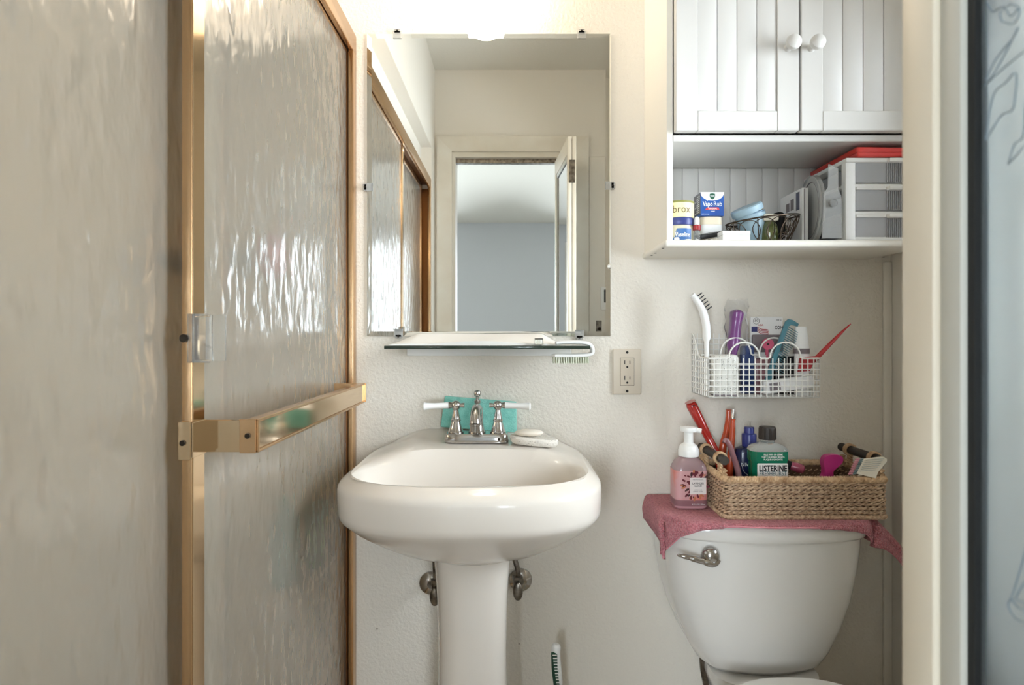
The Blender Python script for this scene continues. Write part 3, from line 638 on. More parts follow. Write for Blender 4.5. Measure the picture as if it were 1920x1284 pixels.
# faucet
fx, fy = SX + .004, -.105; fz = deck_z(SX, -.115) + .0006
fc = thing('faucet', (fx, fy, fz), 'chrome two-handle faucet with white porcelain levers', 'faucet')
part('base_plate', loft([sup(.074, .0275, fz, 5, (fx, fy)), sup(.0745, .028, fz + .003, 5, (fx, fy)), sup(.072, .0265, fz + .017, 5, (fx, fy)), sup(.069, .0245, fz + .020, 5, (fx, fy))]), M['chrome'], fc)
part('set_screw', cyl((fx + .052, fy - .027, fz + .009), (fx + .052, fy - .0305, fz + .009), .0035, 10), M['screw'], fc, 'small dark screw on the base')
z0 = fz + .0195
for s in (-1, 1):
    hx = fx + s * .049
    hd = part('handle_body', lathe([(.001, z0), (.0185, z0), (.0188, z0 + .003), (.0165, z0 + .006), (.0128, z0 + .018), (.0105, z0 + .026), (.0118, z0 + .028), (.0118, z0 + .031), (.0098, z0 + .033), (.0085, z0 + .042), (.0062, z0 + .052), (.0062, z0 + .054), (.0095, z0 + .058), (.0108, z0 + .064), (.0095, z0 + .070), (.006, z0 + .0735), (.001, z0 + .0745)], 24, (hx, fy, 0)), M['chrome'], fc)
    zl = z0 + .064
    part('handle_stub', cyl((hx - s * .008, fy, zl), (hx - s * .020, fy, zl), .0042, 12, .0062), M['chrome'], hd)
    part('lever_collar', cyl((hx + s * .008, fy, zl), (hx + s * .0165, fy, zl), .0058, 14, .0085), M['chrome'], hd)
    part('lever', tube([(hx + s * q, fy - e, zl + h_) for q, e, h_ in ((.0165, 0, 0), (.03, .002, -.0005), (.05, .004, -.001), (.066, .005, -.0018), (.074, .006, -.002), (.0765, .006, -.002))], [.0076, .0070, .0066, .0082, .0094, .006], 16), M['white'], hd, 'white porcelain lever')
part('spout_body', lathe([(.001, z0), (.0205, z0), (.0208, z0 + .003), (.018, z0 + .007), (.0155, z0 + .02), (.0145, z0 + .03), (.015, z0 + .045), (.0135, z0 + .056), (.009, z0 + .064), (.001, z0 + .067)], 24, (fx, fy + .002, 0)), M['chrome'], fc)
sp = part('spout', tube(spl([(fx, fy - .002, z0 + .046), (fx, fy - .024, z0 + .056), (fx, fy - .048, z0 + .053), (fx, fy - .064, z0 + .039), (fx, fy - .068, z0 + .030)], 6), [.0125] * 8 + [.0118] * 8 + [.0122] * 9, 20), M['chrome'], fc)
part('aerator', lathe([(.001, 0), (.0112, 0), (.0115, .012), (.0132, .013), (.0132, .0165), (.011, .0175)], 22, (fx, fy - .068, z0 + .0145)), M['chrome'], sp)
lr = part('lift_rod', cyl((fx, fy + .022, z0), (fx, fy + .022, z0 + .072), .003, 10).join(lathe([(.001, 0), (.0075, 0), (.0078, .006), (.005, .008), (.001, .008)], 16, (fx, fy + .022, z0 + .066))), M['chrome'], fc)
part('knob', lathe([(.001, 0), (.0045, 0), (.0038, .008), (.0045, .011), (.0078, .014), (.0088, .019), (.0075, .0235), (.004, .026), (.001, .0265)], 18, (fx, fy + .022, z0 + .071)), M['chrome'], lr)
# teal scrubber leaning behind the faucet
tx0, tx1 = (826 - VX) * 1.465 / F, (969 - VX) * 1.465 / F; zt = deck_z(SX, -.03)
g = box(tx0, tx1, -.006, .006, 0, .086, .003, 2).xf(Matrix.Translation((0, -.034, zt + .001)) @ Matrix.Rotation(R(-12), 4, 'X'))
g.warp(lambda p: p + Vector((.10 * (p.z - zt) * (1 if p.x < SX else -.1), 0, -.014 * (p.x - tx0) / (tx1 - tx0))) + Vector((0, 0, .010 if p.z < zt + .02 else 0)))
single('scrub_sponge', g, M['teal'], 'teal scrubbing pad leaning on the wall behind the faucet', 'sponge')
# pumice tray + soap
px_, py_ = W(1001, 830, 1.385).x, -.125; pz = deck_z(px_, py_) - .002
pg = loft([sup(.050, .029, 0, 3, (0, 0)), sup(.054, .032, .004, 3), sup(.056, .034, .012, 3), sup(.053, .031, .0165, 3)])
dzdx = (deck_z(px_ + .04, py_) - deck_z(px_ - .04, py_)) / .08
pg.warp(lambda p: (p.x + px_, p.y + py_, p.z + pz + dzdx * p.x * .7 + .0015))
single('pumice_tray', pg, M['pumice'], 'rough white pumice slab on the sink deck under a soap bar', 'pumice', smooth=50)
single('soap_bar', ball((px_ - .012, py_ - .003, pz + .0265 - dzdx * .01), .032, 24, (1.05, .62, .27)), M['soap'], 'smooth ivory oval soap bar resting on the pumice slab', 'soap', smooth=80)
# supply stops under the sink
def stop(px, py, hx, hy, tx, label):
    e = W(px, py, 1.5); t = thing('supply_valve', (e.x, 0, e.z), label, 'valve')
    part('escutcheon', lathe([(.001, 0), (.029, 0), (.0285, .004), (.017, .011), (.009, .013), (.001, .013)], 24).xf(Matrix.Translation((e.x, -.0004, e.z)) @ Matrix.Rotation(R(90), 4, 'X')), M['chrome'], t, 'chrome wall flange')
    h = W(hx, hy, 1.43); cx = h.x
    part('valve_body', cyl((e.x, -.012, e.z), (cx, -.05, e.z + .004), .0085, 14).join(cyl((cx, -.052, e.z - .020), (cx, -.052, e.z + .024), .0105, 14)).join(cyl((cx, -.052, e.z + .018), (cx, -.052, e.z + .030), .0125, 6)), M['chromedull'], t)
    part('oval_handle', ball((cx, -.07, h.z), .022, 18, (.55, .25, 1)).join(cyl((cx, -.05, h.z + .012), (cx, -.07, h.z), .005, 10)), M['chromedull'], t)
    u = W(tx, 1042, 1.43)
    part('supply_tube', tube(spl([(cx, -.052, e.z + .028), (cx, -.054, e.z + .045), (u.x, -.05, u.z), (u.x, -.036, u.z + .05), (u.x + (.004 if tx < 900 else -.006), -.028, u.z + .10)], 8), .0065, 12), M['chromedull'], t)
stop(808, 1092, 815, 1119, 813, 'tarnished supply valve peeking out beside the pedestal, shower side')
stop(976, 1086, 971, 1109, 963, 'tarnished supply valve peeking out beside the pedestal, toilet side')
# toilet brush standing on the floor
bx_, by_ = W(1043, 1240, 1.40).x, -.10
tb = thing('cleaning_brush', (bx_, by_, 0), 'white and dark green scrub brush standing upright by the wall', 'brush')
def W2(px, py): p = W(px, py, 1.40); return Vector((p.x, by_, p.z))
part('handle', tube(spl([W2(1044, 1207), W2(1042, 1225), W2(1045, 1260), W2(1048, 1300), W2(1052, 1360), W2(1054, 1420)], 6), [.006, .009, .0105, .011, .011, .011] + [.0105] * 10 + [.009] * 10 + [.008] * 5, 14), M['white'], tb)
gg = tube(spl([W2(1039, 1218), W2(1040, 1250), W2(1044, 1285), W2(1047, 1320)], 6), [.003] + [.0078] * 16 + [.006, .003], 12).warp(lambda p: p + Vector((0, -.006, 0)))
gr = part('rubber_grip', gg, M['green'], tb, 'dark green rubber grip')
rb = G()
for i in range(11):
    p = W2(1038.5 + i * .75, 1222 + i * 5.6); rb.join(box(p.x - .004, p.x + .0055, by_ - .0165, by_ - .013, p.z - .0008, p.z + .0008, .0004, 1))
part('grip_ribs', rb, M['white'], gr, 'white ribs across the grip', kind='stuff')
part('neck', cyl(W2(1054, 1420), (bx_ + .012, by_, .06), .007, 12), M['white'], tb)
part('brush_head', lathe([(.001, 0), (.022, 0), (.028, .02), (.028, .045), (.01, .065)], 18, (bx_ + .012, by_, .0005)), M['bristlegreen'], tb)

# ================================================================== TOILET
TX = .567
def tring(hw, ys, bow, yb, z, xo=0, N=30, rc_=.22):
    out = []
    for i in range(N + 1):
        u = -1 + 2 * i / N; a = abs(u); e = max(0, (a - (1 - rc_)) / rc_)
        out.append(Vector((TX + xo + hw * u * (1 - .0 * e), ys - bow * (1 - u * u) + .035 * e ** 2.5, z)))
    out += [Vector((TX + xo + hw, (ys + .035) * (1 - k / 4) + yb * k / 4, z)) for k in range(1, 4)]
    out += [Vector((TX + xo + hw - 2 * hw * k / 8, yb, z)) for k in range(9)]
    out += [Vector((TX + xo - hw, yb * (1 - k / 4) + (ys + .035) * k / 4, z)) for k in range(1, 4)]
    return out
tl = thing('toilet', (TX, -.3, 0), 'white porcelain toilet with a tapered bow-front tank', 'toilet')
tr_ = [tring(hw, ys, bow, yb, z) for z, hw, ys, bow, yb in ((.371, .108, -.135, .022, -.04), (.374, .124, -.150, .029, -.03), (.387, .140, -.158, .033, -.02), (.42, .160, -.166, .037, -.014), (.475, .183, -.174, .040, -.012), (.54, .201, -.182, .043, -.012), (.61, .212, -.188, .046, -.012), (.66, .217, -.191, .047, -.012), (.684, .218, -.192, .048, -.012))]
part('tank', loft(tr_), M['porcelain2'], tl, smooth=50)
def yfront(x, hw=.226, ys=-.200, bow=.048):
    u = max(-1, min(1, (x - TX) / hw)); e = max(0, (abs(u) - .78) / .22); return ys - bow * (1 - u * u) + .035 * e ** 2.5
part('tank_lid', loft([tring(.222, -.196, .048, -.008, .6845), tring(.226, -.200, .048, -.006, .690), tring(.2265, -.2005, .048, -.006, .712), tring(.2235, -.197, .048, -.008, .719), tring(.214, -.188, .046, -.014, .7215)]), M['porcelain2'], tl, smooth=50)
lvx = .424; lvy = yfront(lvx, .217, -.191, .047) - .001; lvz = .6565
lv = part('flush_lever', lathe([(.001, 0), (.016, 0), (.0195, .005), (.0192, .012), (.0155, .019), (.008, .023), (.001, .0242)], 24).xf(Matrix.Translation((lvx, lvy, lvz)) @ Matrix.Rotation(R(90), 4, 'X')), M['chrome'], tl, 'chrome flush lever')
part('lever_arm', tube(spl([(lvx + .014, lvy - .012, lvz - .006), (lvx + .004, lvy - .016, lvz - .014), (lvx - .02, lvy - .015, lvz - .009), (lvx - .05, lvy - .012, lvz - .002), (lvx - .072, lvy - .011, lvz + .002)], 6), [.004] + [.0075] * 6 + [.0085] * 4 + [.007] * 6 + [.0055] * 4 + [.0035] * 3 + [.0015], 14), M['chrome'], lv)
br = []
for z, hx, hy, cy in ((.002, .11, .20, -.33), (.03, .108, .20, -.33), (.1, .095, .18, -.34), (.2, .10, .19, -.36), (.3, .15, .24, -.40), (.36, .178, .245, -.445), (.384, .183, .245, -.455)):
    br.append(sup(hx, hy, z, 2.4, (TX, cy), 48))
part('bowl', loft(br), M['porcelain2'], tl, smooth=50)
part('tank_platform', loft([sup(.10, .09, .30, 4, (TX, -.11)), sup(.118, .10, .35, 4, (TX, -.115)), sup(.118, .10, .3705, 4, (TX, -.115))]), M['porcelain2'], tl)
part('seat', loft([sup(.185, .215, .3845, 2.4, (TX, -.47), 48), sup(.188, .218, .392, 2.4, (TX, -.47), 48), sup(.186, .216, .402, 2.4, (TX, -.47), 48)]), M['white'], tl)
part('seat_lid', loft([sup(.184, .214, .4025, 2.4, (TX, -.47), 48), sup(.186, .216, .410, 2.4, (TX, -.47), 48), sup(.176, .206, .418, 2.4, (TX, -.47), 48)]), M['white'], tl)
p = W(1318, 1250, 1.40)
part('supply_hose', tube(spl([(p.x + .03, -.11, .43), (p.x + .004, -.10, .395), (p.x, -.10, .35), (p.x + .02, -.08, .25), (p.x + .02, -.04, .17), (p.x + .02, -.003, .16)], 8), .0075, 12), M['chromedull'], tl, 'braided grey supply hose')

# pink towel over the tank lid
HW = .2265; ztop = .7222
def drape(a, b_, lay):
    ex = abs(a - TX) - HW; yf = yfront(a); ef = yf - b_
    ex = max(0, ex); ef = max(0, ef); e = math.hypot(ex, ef)
    x = max(TX - HW, min(TX + HW, a)); y = max(yf, b_)
    if e > 0:
        dx = (1 if a > TX else -1) * ex / e; dy = -ef / e
        right = a > TX
        ko = .62 if right and ex > 0 else (.10 if ex > 0 else .06)
        kd = .80 if right and ex > 0 else .97
        out = .004 + e * ko; x += dx * out; y += dy * min(out, .02 if not right else .03)
    else: kd = 1
    wr = .0022 * math.sin(a * 60 + b_ * 25) * math.sin(b_ * 50 + 1) * (0.15 if e == 0 else 1) + (.006 * math.sin(a * 95) * min(1, e / .03) if not (a > TX and ex > 0) else .010 * math.sin(b_ * 60) * min(1, e / .05))
    z = ztop + .0006 - max(0, e - .003) * kd
    if e > 0: x += wr * (0 if ex == 0 else .5); y += -abs(wr) * (1 if ef > 0 else .3)
    return Vector((x, y, z))
g = G(); na, nb_ = 110, 46; A0, A1, B0, B1 = TX - HW - .058, TX + HW + .128, -.244, -.008
for j in range(nb_ + 1):
    for i in range(na + 1):
        g.v.append(drape(A0 + (A1 - A0) * i / na, B1 + (B0 + .006 * math.sin(i * .09) - B1) * j / nb_, 0))
for j in range(nb_):
    for i in range(na):
        a = j * (na + 1) + i; g.f.append((a + na + 1, a + na + 2, a + 1, a))
tw = single('hand_towel', g, M['pink'], 'dusty pink terry towel draped over the toilet tank lid', 'towel', smooth=80)
solid(tw, .0055, 1)
hg = [drape(A0 + (A1 - A0) * i / na, B0 + .006 * math.sin(i * .09), 0) + Vector((0, -.003, .002)) for i in range(na + 1)]
part('hem', tube(hg, .0022, 6), M['pinkhem'], tw, 'stitched pink hem')
TZ = ztop + .0064                                          # the towel's top

# ================================================================== SEAGRASS BASKET
def rope(path, r, pitch, closed=False, strands=2, steps=7, phase=0):
    path = [Vector(p) for p in path]
    if closed: path = path + [path[0]]
    L = [0]
    for a, b_ in zip(path, path[1:]): L.append(L[-1] + (b_ - a).length)
    n = max(6, int(L[-1] / pitch * steps)); g = G(); k = 0; pts = []
    for i in range(n + 1):
        s = L[-1] * i / n
        while k < len(L) - 2 and L[k + 1] < s: k += 1
        f = (s - L[k]) / max(1e-9, L[k + 1] - L[k]); pts.append((path[k].lerp(path[k + 1], f), (path[k + 1] - path[k]).normalized(), s))
    for st in range(strands):
        q = []
        for p, t_, s in pts:
            n1 = t_.cross(Vector((0, 0, 1)));
            if n1.length < .1: n1 = t_.cross(Vector((1, 0, 0)))
            n1.normalize(); n2 = n1.cross(t_)
            a = 2 * math.pi * (s / pitch + st / strands) + phase
            q.append(p + r * .62 * (math.cos(a) * n1 + math.sin(a) * n2))
        g.join(tube(q, r * .66, 5))
    return g
BX0, BX1, BY0, BY1 = .462, .811, -.207, -.032
def brect(z, o=0, n=5, rr=.012):
    out = []
    for cx, cy, a0 in ((BX1 - rr, BY1 - rr, 0), (BX0 + rr, BY1 - rr, 90), (BX0 + rr, BY0 + rr, 180), (BX1 - rr, BY0 + rr, 270)):
        for k in range(n + 1):
            a = R(a0 + 90 * k / n); out.append(Vector((cx + (rr + o) * math.cos(a), cy + (rr + o) * math.sin(a), z)))
    return out
bk = thing('seagrass_basket', ((BX0 + BX1) / 2, (BY0 + BY1) / 2, TZ), 'woven seagrass basket with dark rod handles on the pink towel', 'basket')
rows = 9; rh = .0088; zb = TZ + .0052
for k in range(rows):
    part('rope_row', rope(brect(zb + k * rh, random.uniform(-.0008, .0008)), .0037, .030 + random.uniform(-.004, .004), True, 2, 12, phase=k * 1.3), M['seagrass'], bk)
zr = zb + rows * rh
part('rim', rope(brect(zr), .0066, .016, True, 3), M['seagrass2'], bk, 'braided pale rim')
part('base_braid', rope(brect(zb - .001, .003), .0042, .010, True, 3), M['seagrass'], bk)
part('base', box(BX0 + .004, BX1 - .004, BY0 + .004, BY1 - .004, TZ + .001, TZ + .006), M['seagrass'], bk)
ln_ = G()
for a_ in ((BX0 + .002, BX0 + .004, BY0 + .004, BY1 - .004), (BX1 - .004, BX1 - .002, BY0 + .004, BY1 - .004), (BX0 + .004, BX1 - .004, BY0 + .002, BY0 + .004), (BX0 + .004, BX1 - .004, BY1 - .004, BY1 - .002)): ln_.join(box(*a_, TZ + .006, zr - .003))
part('dark_liner', ln_, M['seagrass3'], bk, 'dark liner added behind the rope rows to darken the gaps')  # added liner; its dark colour gives the shade in the rope gaps
zh = .8525
for hx_ in (BX0 + .002, BX1 - .004):
    rd = part('handle_rod', cyl((hx_, BY0 + .008, zh), (hx_, BY1 - .006, zh), .0098, 16), M['rod'], bk, 'dark stained wooden rod')
    for yy in (BY0 + .038, BY1 - .042):
        coil = [Vector((hx_ + .0125 * math.cos(a), yy + .0028 * (a / (2 * math.pi)) - .006, zh + .0125 * math.sin(a))) for a in [i * math.pi / 8 for i in range(65)]]
        part('rope_wrap', tube(coil, .0026, 6), M['seagrass2'], rd)
        part('handle_post', rope([(hx_, yy + .006, zr), (hx_, yy + .003, zh - .008)], .0042, .012).join(rope([(hx_, yy - .006, zr), (hx_, yy - .003, zh - .008)], .0042, .012)), M['seagrass2'], bk)
    for k in range(2): part('rope_row', rope([(hx_, BY0 + .006, zr + .008 + k * .008), (hx_, BY0 + .03 - .01 * k, zr + .009 + k * .008)], .0046, .016), M['seagrass2'], bk); part('rope_row', rope([(hx_, BY1 - .006, zr + .008 + k * .008), (hx_, BY1 - .03 + .01 * k, zr + .009 + k * .008)], .0046, .016), M['seagrass2'], bk)
dv = [(.632, BY1 - .008), (.640, -.12), (.650, BY0 + .008)]
for k in range(4):
    part('divider_row', rope([(x, y, zb + .012 + k * .0165) for x, y in dv], .0056, .013), M['seagrass'], bk)
    part('divider_row', rope([(.645, -.125, zb + .012 + k * .0165), (BX1 - .008, -.118, zb + .012 + k * .0165)], .0056, .013), M['seagrass'], bk)
FZ = TZ + .0075                                            # basket floor

# pump soap bottle beside the basket
cx, cy = .4105, -.112
pb = thing('soap_pump_bottle', (cx, cy, TZ), 'mauve foaming soap bottle with a white pump on the pink towel', 'bottle')
def sr(h, d, z, n=4.5): return sup(h, d, z, n, (cx, cy), 48)
part('body', loft([sr(.034, .026, TZ + .0005), sr(.0375, .0295, TZ + .004), sr(.038, .030, TZ + .02), sr(.038, .030, TZ + .082)]), M['soapbody'], pb)
part('shoulder', loft([sr(.038, .030, TZ + .0822), sr(.0365, .029, TZ + .095, 4), sr(.031, .0265, TZ + .106, 3.2), sr(.022, .0215, TZ + .114, 2.4), sr(.019, .019, TZ + .117, 2)]), M['soapshoulder'], pb, 'clear mauve shoulder')
part('base_band', loft([sr(.0383, .0303, TZ + .008), sr(.0385, .0305, TZ + .022)], False, False), M['soapbase'], pb)
fl_ = cy - .0306
lb = part('floral_label', loft([sr(.0384, .0304, TZ + .022), sr(.0384, .0304, TZ + .088)], False, False), M['soaplabel'], pb, 'pink floral wrap label')
cards = box(cx + -.006, cx + .031, fl_ - .0006, fl_ + .001, TZ + .036, TZ + .073)
part('name_label', cards, M['paperlabel'], pb, 'white square name label')
lc = cx + .0125
part('lettering', text('LAVENDER', .0058, (lc, fl_ - .0006, TZ + .0585), bold=.01, width=.026).join(text('CLOUD', .0058, (lc, fl_ - .0006, TZ + .0525), bold=.01, width=.017)).join(text('GENTLE FOAMING', .003, (lc, fl_ - .0006, TZ + .0445), width=.017)).join(text('HAND SOAP', .003, (lc, fl_ - .0006, TZ + .041), width=.022)).join(text('FINE FRAGRANCE', .0026, (lc, fl_ - .0006, TZ + .068), width=.024)), M['ink'], pb)
part('lettering', text('8.75 FL OZ / 259 mL', .004, (cx + .014, fl_ - .001, TZ + .0115), width=.03), M['inkwhite'], pb, smooth=0)
pg1, pg2, pg3 = G(), G(), G()
for i in range(95):
    a = random.uniform(0, 2 * math.pi); rr = random.uniform(.012, .034); x = cx + .006 + rr * math.cos(a) * .95; z = TZ + .056 + rr * math.sin(a) * .95
    if cx - .008 < x < cx + .033 and TZ + .034 < z < TZ + .075 and random.random() < .85: continue
    if x > cx + .034 or x < cx - .031 or z > TZ + .094 or z < TZ + .024: continue
    s = random.uniform(.0022, .0048); a2 = a + random.uniform(-.6, .6); u = Vector((math.cos(a2), 0, math.sin(a2))); w = Vector((-u.z, 0, u.x))
    o = Vector((x, fl_ - .0001 - .0002 * random.random(), z)); pts = [o + u * s * 1.3 * math.cos(k * math.pi / 5) + w * s * .62 * math.sin(k * math.pi / 5) for k in range(10)]
    (pg1, pg2, pg3)[i % 3 if i % 5 else 0].add(pts, [tuple(range(9, -1, -1))])
part('flower_print', pg1, M['petal'], lb, 'burgundy printed flowers', kind='stuff'); part('leaf_print', pg2, M['petal2'], lb, 'dark printed leaves', kind='stuff'); part('blossom_print', pg3, M['petal3'], lb, 'tan printed blossoms', kind='stuff')
part('collar', lathe([(.019, TZ + .1172), (.0235, TZ + .1175), (.0235, TZ + .131), (.0225, TZ + .134), (.0195, TZ + .142), (.012, TZ + .147), (.0105, TZ + .149)], 28, (cx, cy, 0)), M['white'], pb, 'white pump collar')
pm = part('pump', lathe([(.0105, TZ + .149), (.0105, TZ + .172), (.0185, TZ + .174), (.0195, TZ + .18), (.018, TZ + .184), (.001, TZ + .186)], 24, (cx, cy, 0)), M['white'], pb, 'white pump head')
part('nozzle', cyl((cx + .006, cy, TZ + .179), (cx + .027, cy - .010, TZ + .176), .0065, 12, .0055), M['white'], pm)

# bottles in the basket
mxc, myc = (1438 - VX) * 1.36 / F, -.142
ml = thing('mouthwash_bottle', (mxc, myc, FZ), 'green mouthwash bottle with a black cap in the seagrass basket', 'bottle')
def mr_(h, d, z, n=4.5): return sup(h, d, z, n, (mxc, myc), 48)
bd = part('body', loft([mr_(.036, .020, FZ), mr_(.039, .023, FZ + .006), mr_(.0395, .0235, FZ + .101), mr_(.0405, .0245, FZ + .105), mr_(.0415, .0252, FZ + .109), mr_(.0415, .0252, FZ + .129)]), M['mouthwash'], ml)
part('shoulder', loft([mr_(.0415, .0252, FZ + .1292), mr_(.0395, .0245, FZ + .135), mr_(.033, .022, FZ + .141, 3.4), mr_(.022, .0175, FZ + .145, 2.6), mr_(.0155, .0155, FZ + .147, 2), mr_(.0150, .0150, FZ + .154, 2)]), M['petclear'], ml, 'clear empty shoulder of the bottle')
cp = part('cap', lathe([(.001, FZ + .1535), (.0185, FZ + .1535), (.0178, FZ + .180), (.0172, FZ + .182), (.001, FZ + .1825)], 32, (mxc, myc, 0)), M['capblack'], ml, 'black ribbed cap')
rg = G()
for k in range(32):
    a = 2 * math.pi * k / 32; rg.join(cyl((mxc + .0184 * math.cos(a), myc + .0184 * math.sin(a), FZ + .155), (mxc + .0178 * math.cos(a), myc + .0178 * math.sin(a), FZ + .179), .0008, 5))
part('cap_ribs', rg, M['capblack'], cp, kind='stuff')
ym = myc - .0254
part('warning_band', loft([[Vector((mxc + u * .034, ym - .0004 + .0012 * abs(u) ** 3, z)) for u in [k / 8 - 1 for k in range(17)]] for z in (FZ + .108, FZ + .128)], False, False, False), M['mouthdark'], bd, 'dark green shoulder panel')
part('lettering', text('KILLS 99.9% OF GERMS', .0055, (mxc + .002, ym - .0006, FZ + .1215), bold=.012, width=.042).join(text('THAT CAUSE BAD BREATH,', .0055, (mxc + .002, ym - .0006, FZ + .1160), bold=.012, width=.052)).join(text('PLAQUE & GINGIVITIS', .0055, (mxc + .002, ym - .0006, FZ + .1105), bold=.012, width=.042)), M['inkwhite'], bd, 'white printing')
yl = myc - .0240
lab = part('front_label', box(mxc - .033, mxc + .036, yl - .0022, yl + .001, FZ + .03, FZ + .1035, .002, 1), M['paperlabel'], ml, 'white front label')
part('lettering', text('LISTERINE', .0185, (mxc + .0015, yl - .0022, FZ + .0865), bold=.035, width=.062), M['ink'], lab, 'bold black lettering')
part('lettering', text('FRESHBURST', .0135, (mxc + .0015, yl - .0022, FZ + .0770), bold=.0, width=.060), M['inkteal'], lab, 'teal lettering')
nx_, ny_ = (1404 - VX) * 1.415 / F, -.082
nv = thing('navy_bottle', (nx_, ny_, FZ), 'navy blue shampoo bottle with a stepped violet blue cap', 'bottle')
part('body', loft([sup(.030, .019, FZ, 2.6, (nx_, ny_)), sup(.033, .021, FZ + .004, 2.6, (nx_, ny_)), sup(.033, .021, FZ + .112, 2.6, (nx_, ny_)), sup(.030, .02, FZ + .121, 2.4, (nx_, ny_)), sup(.0165, .0165, FZ + .127, 2, (nx_, ny_))]), M['navy'], nv)
part('cap', lathe([(.001, FZ + .125), (.0165, FZ + .125), (.0168, FZ + .153), (.0158, FZ + .156), (.0115, FZ + .157), (.0113, FZ + .170), (.0105, FZ + .172), (.001, FZ + .1725)], 24, (nx_ + .002, ny_, 0)), M['navycap'], nv, 'violet blue stepped cap')
part('lettering', text('NIVEA', .012, (nx_ - .010, ny_ - .0212, FZ + .083), width=.030).join(text('CLASSIC', .0062, (nx_ + .002, ny_ - .0214, FZ + .056), bold=.01, width=.028)).join(tube(arc((nx_ - .002, ny_ - .0212, FZ + .082), .020, 170, 300, 16), .0006, 5)), M['inkwhite'], nv, 'white printing')
# hair tools standing in the basket
def stick(name, pts, rad, m, label, cat, extra=None, group=None, n=14):
    t = thing(name, pts[0], label, cat, group)
    P = spl(pts, 6); k = len(P); r_ = [rad[min(len(rad) - 2, int(i / (k - 1) * (len(rad) - 1)))] * (1 - ((i / (k - 1) * (len(rad) - 1)) % 1)) + rad[min(len(rad) - 1, int(i / (k - 1) * (len(rad) - 1)) + 1)] * ((i / (k - 1) * (len(rad) - 1)) % 1) for i in range(k)]
    part('handle', tube(P, r_, n), m, t); return t
h = stick('hairbrush', [(.500, -.085, FZ + .002), W(1347, 862, 1.425), W(1329, 822, 1.44), W(1310, 785, 1.445), W(1297, 760, 1.45), W(1294, 753, 1.45)], [.008, .009, .0095, .0125, .0135, .0075], M['redgloss'], 'glossy red hairbrush handle with a hanging hole, standing in the basket', 'brush')
p = W(1301, 762, 1.438); part('hanging_hole', cyl(p, p + Vector((0, -.0012, 0)), .0042, 14), M['slot'], h, 'dark hanging hole')
stick('hairbrush', [(.512, -.055, FZ + .002), W(1354, 850, 1.44), W(1362, 810, 1.445), W(1366, 785, 1.45), W(1366, 767, 1.45)], [.011, .0095, .0078, .0075, .005], M['orange'], 'translucent orange red brush handle, plain rounded end, beside the steel-tipped one', 'brush')
h = stick('hairbrush', [(.512, -.088, FZ + .002), W(1370, 850, 1.415), W(1373, 815, 1.42), W(1374, 785, 1.425)], [.009, .0078, .0072, .0055], M['orange'], 'translucent orange red brush handle ending in a steel tip', 'brush')
part('steel_tip', tube([W(1374, 786, 1.425), W(1374.5, 776, 1.426), W(1375, 767, 1.427)], [.0048, .0052, .0045], 12), M['chrome'], h, 'steel tip')
stick('curved_handle_comb', [(.519, -.160, FZ + .002), W(1384, 885, 1.36), W(1375, 855, 1.36), W(1368, 835, 1.36), W(1361, 825, 1.36), W(1358, 830, 1.358)], [.007, .007, .0065, .0062, .006, .004], M['mauve'], 'mauve handle with a curled tip leaning in the basket', 'comb')
mk = thing('makeup_brush', (.585, -.075, FZ + .02), 'short makeup brush with black ferrule and mauve pink handle in the basket', 'brush')
a, b_ = W(1469, 868, 1.42), W(1483, 873, 1.41); c_ = W(1506, 880, 1.40)
part('ferrule', tube([a, b_], [.0105, .0105], 16), M['black'], mk); part('handle', tube([b_, b_.lerp(c_, .5), c_, c_ + (c_ - b_) * .12], [.0095, .0115, .010, .005], 16), M['mauvepink'], mk)
# magenta detangling brush: outline given thickness
mg = thing('detangling_brush', W(1545, 880, 1.35), 'magenta plastic detangling brush handle poking out of the basket', 'brush')
o = W(1545, 880, 1.345); s_ = 1.345 / F
pts = [(x - 1545, 880 - y) for x, y in ((1522, 905), (1540, 893), (1543, 880), (1541, 868), (1543, 857), (1552, 852), (1570, 852), (1577, 857), (1576, 866), (1566, 876), (1559, 884), (1559, 905))]
sm_p = [(v.x, v.y) for v in spl([Vector((*q, 0)) for q in pts + [pts[0]]], 4)[:-1]]
pgm = prism([(x * s_, y * s_) for x, y in sm_p], .016, o + Vector((0, .008, 0)), (1, 0, 0), (0, 0, 1))
part('handle', pgm, M['magenta'], mg, smooth=50)
part('brush_head', box(o.x - .035, o.x + .02, o.y - .012, o.y + .012, FZ + .001, o.z - .028, .006, 3), M['magenta'], mg)
# ivory wide brush with teal and pink bristles
iv = thing('dye_brush', W(1635, 870, 1.29), 'ivory ribbed comb brush with grey teal and pink bristles in the basket', 'brush')
o = W(1635, 872, 1.290); s_ = 1.290 / F
q = [(x - 1635, 872 - y) for x, y in ((1604, 887), (1617, 861), (1656, 856), (1662, 860), (1660, 866), (1645, 884), (1640, 896))]
part('head', prism([(x * s_, y * s_) for x, y in q], .007, o + Vector((0, .0035, 0)), (1, 0, 0), (0, 0, 1)), M['ivory'], iv)
rg = G()
for k in range(6):
    a = o + Vector(((1621 - 1635 - k * 2.2) * s_, -.0042, (872 - (862 + k * 4)) * s_)); b_ = o + Vector(((1655 - 1635 - k * 3) * s_, -.0042, (872 - (858.5 + k * 4.2)) * s_)); rg.join(tube([a, b_], .0011, 6))
part('ribs', rg, M['doorgrey'], iv, 'moulded ribs')
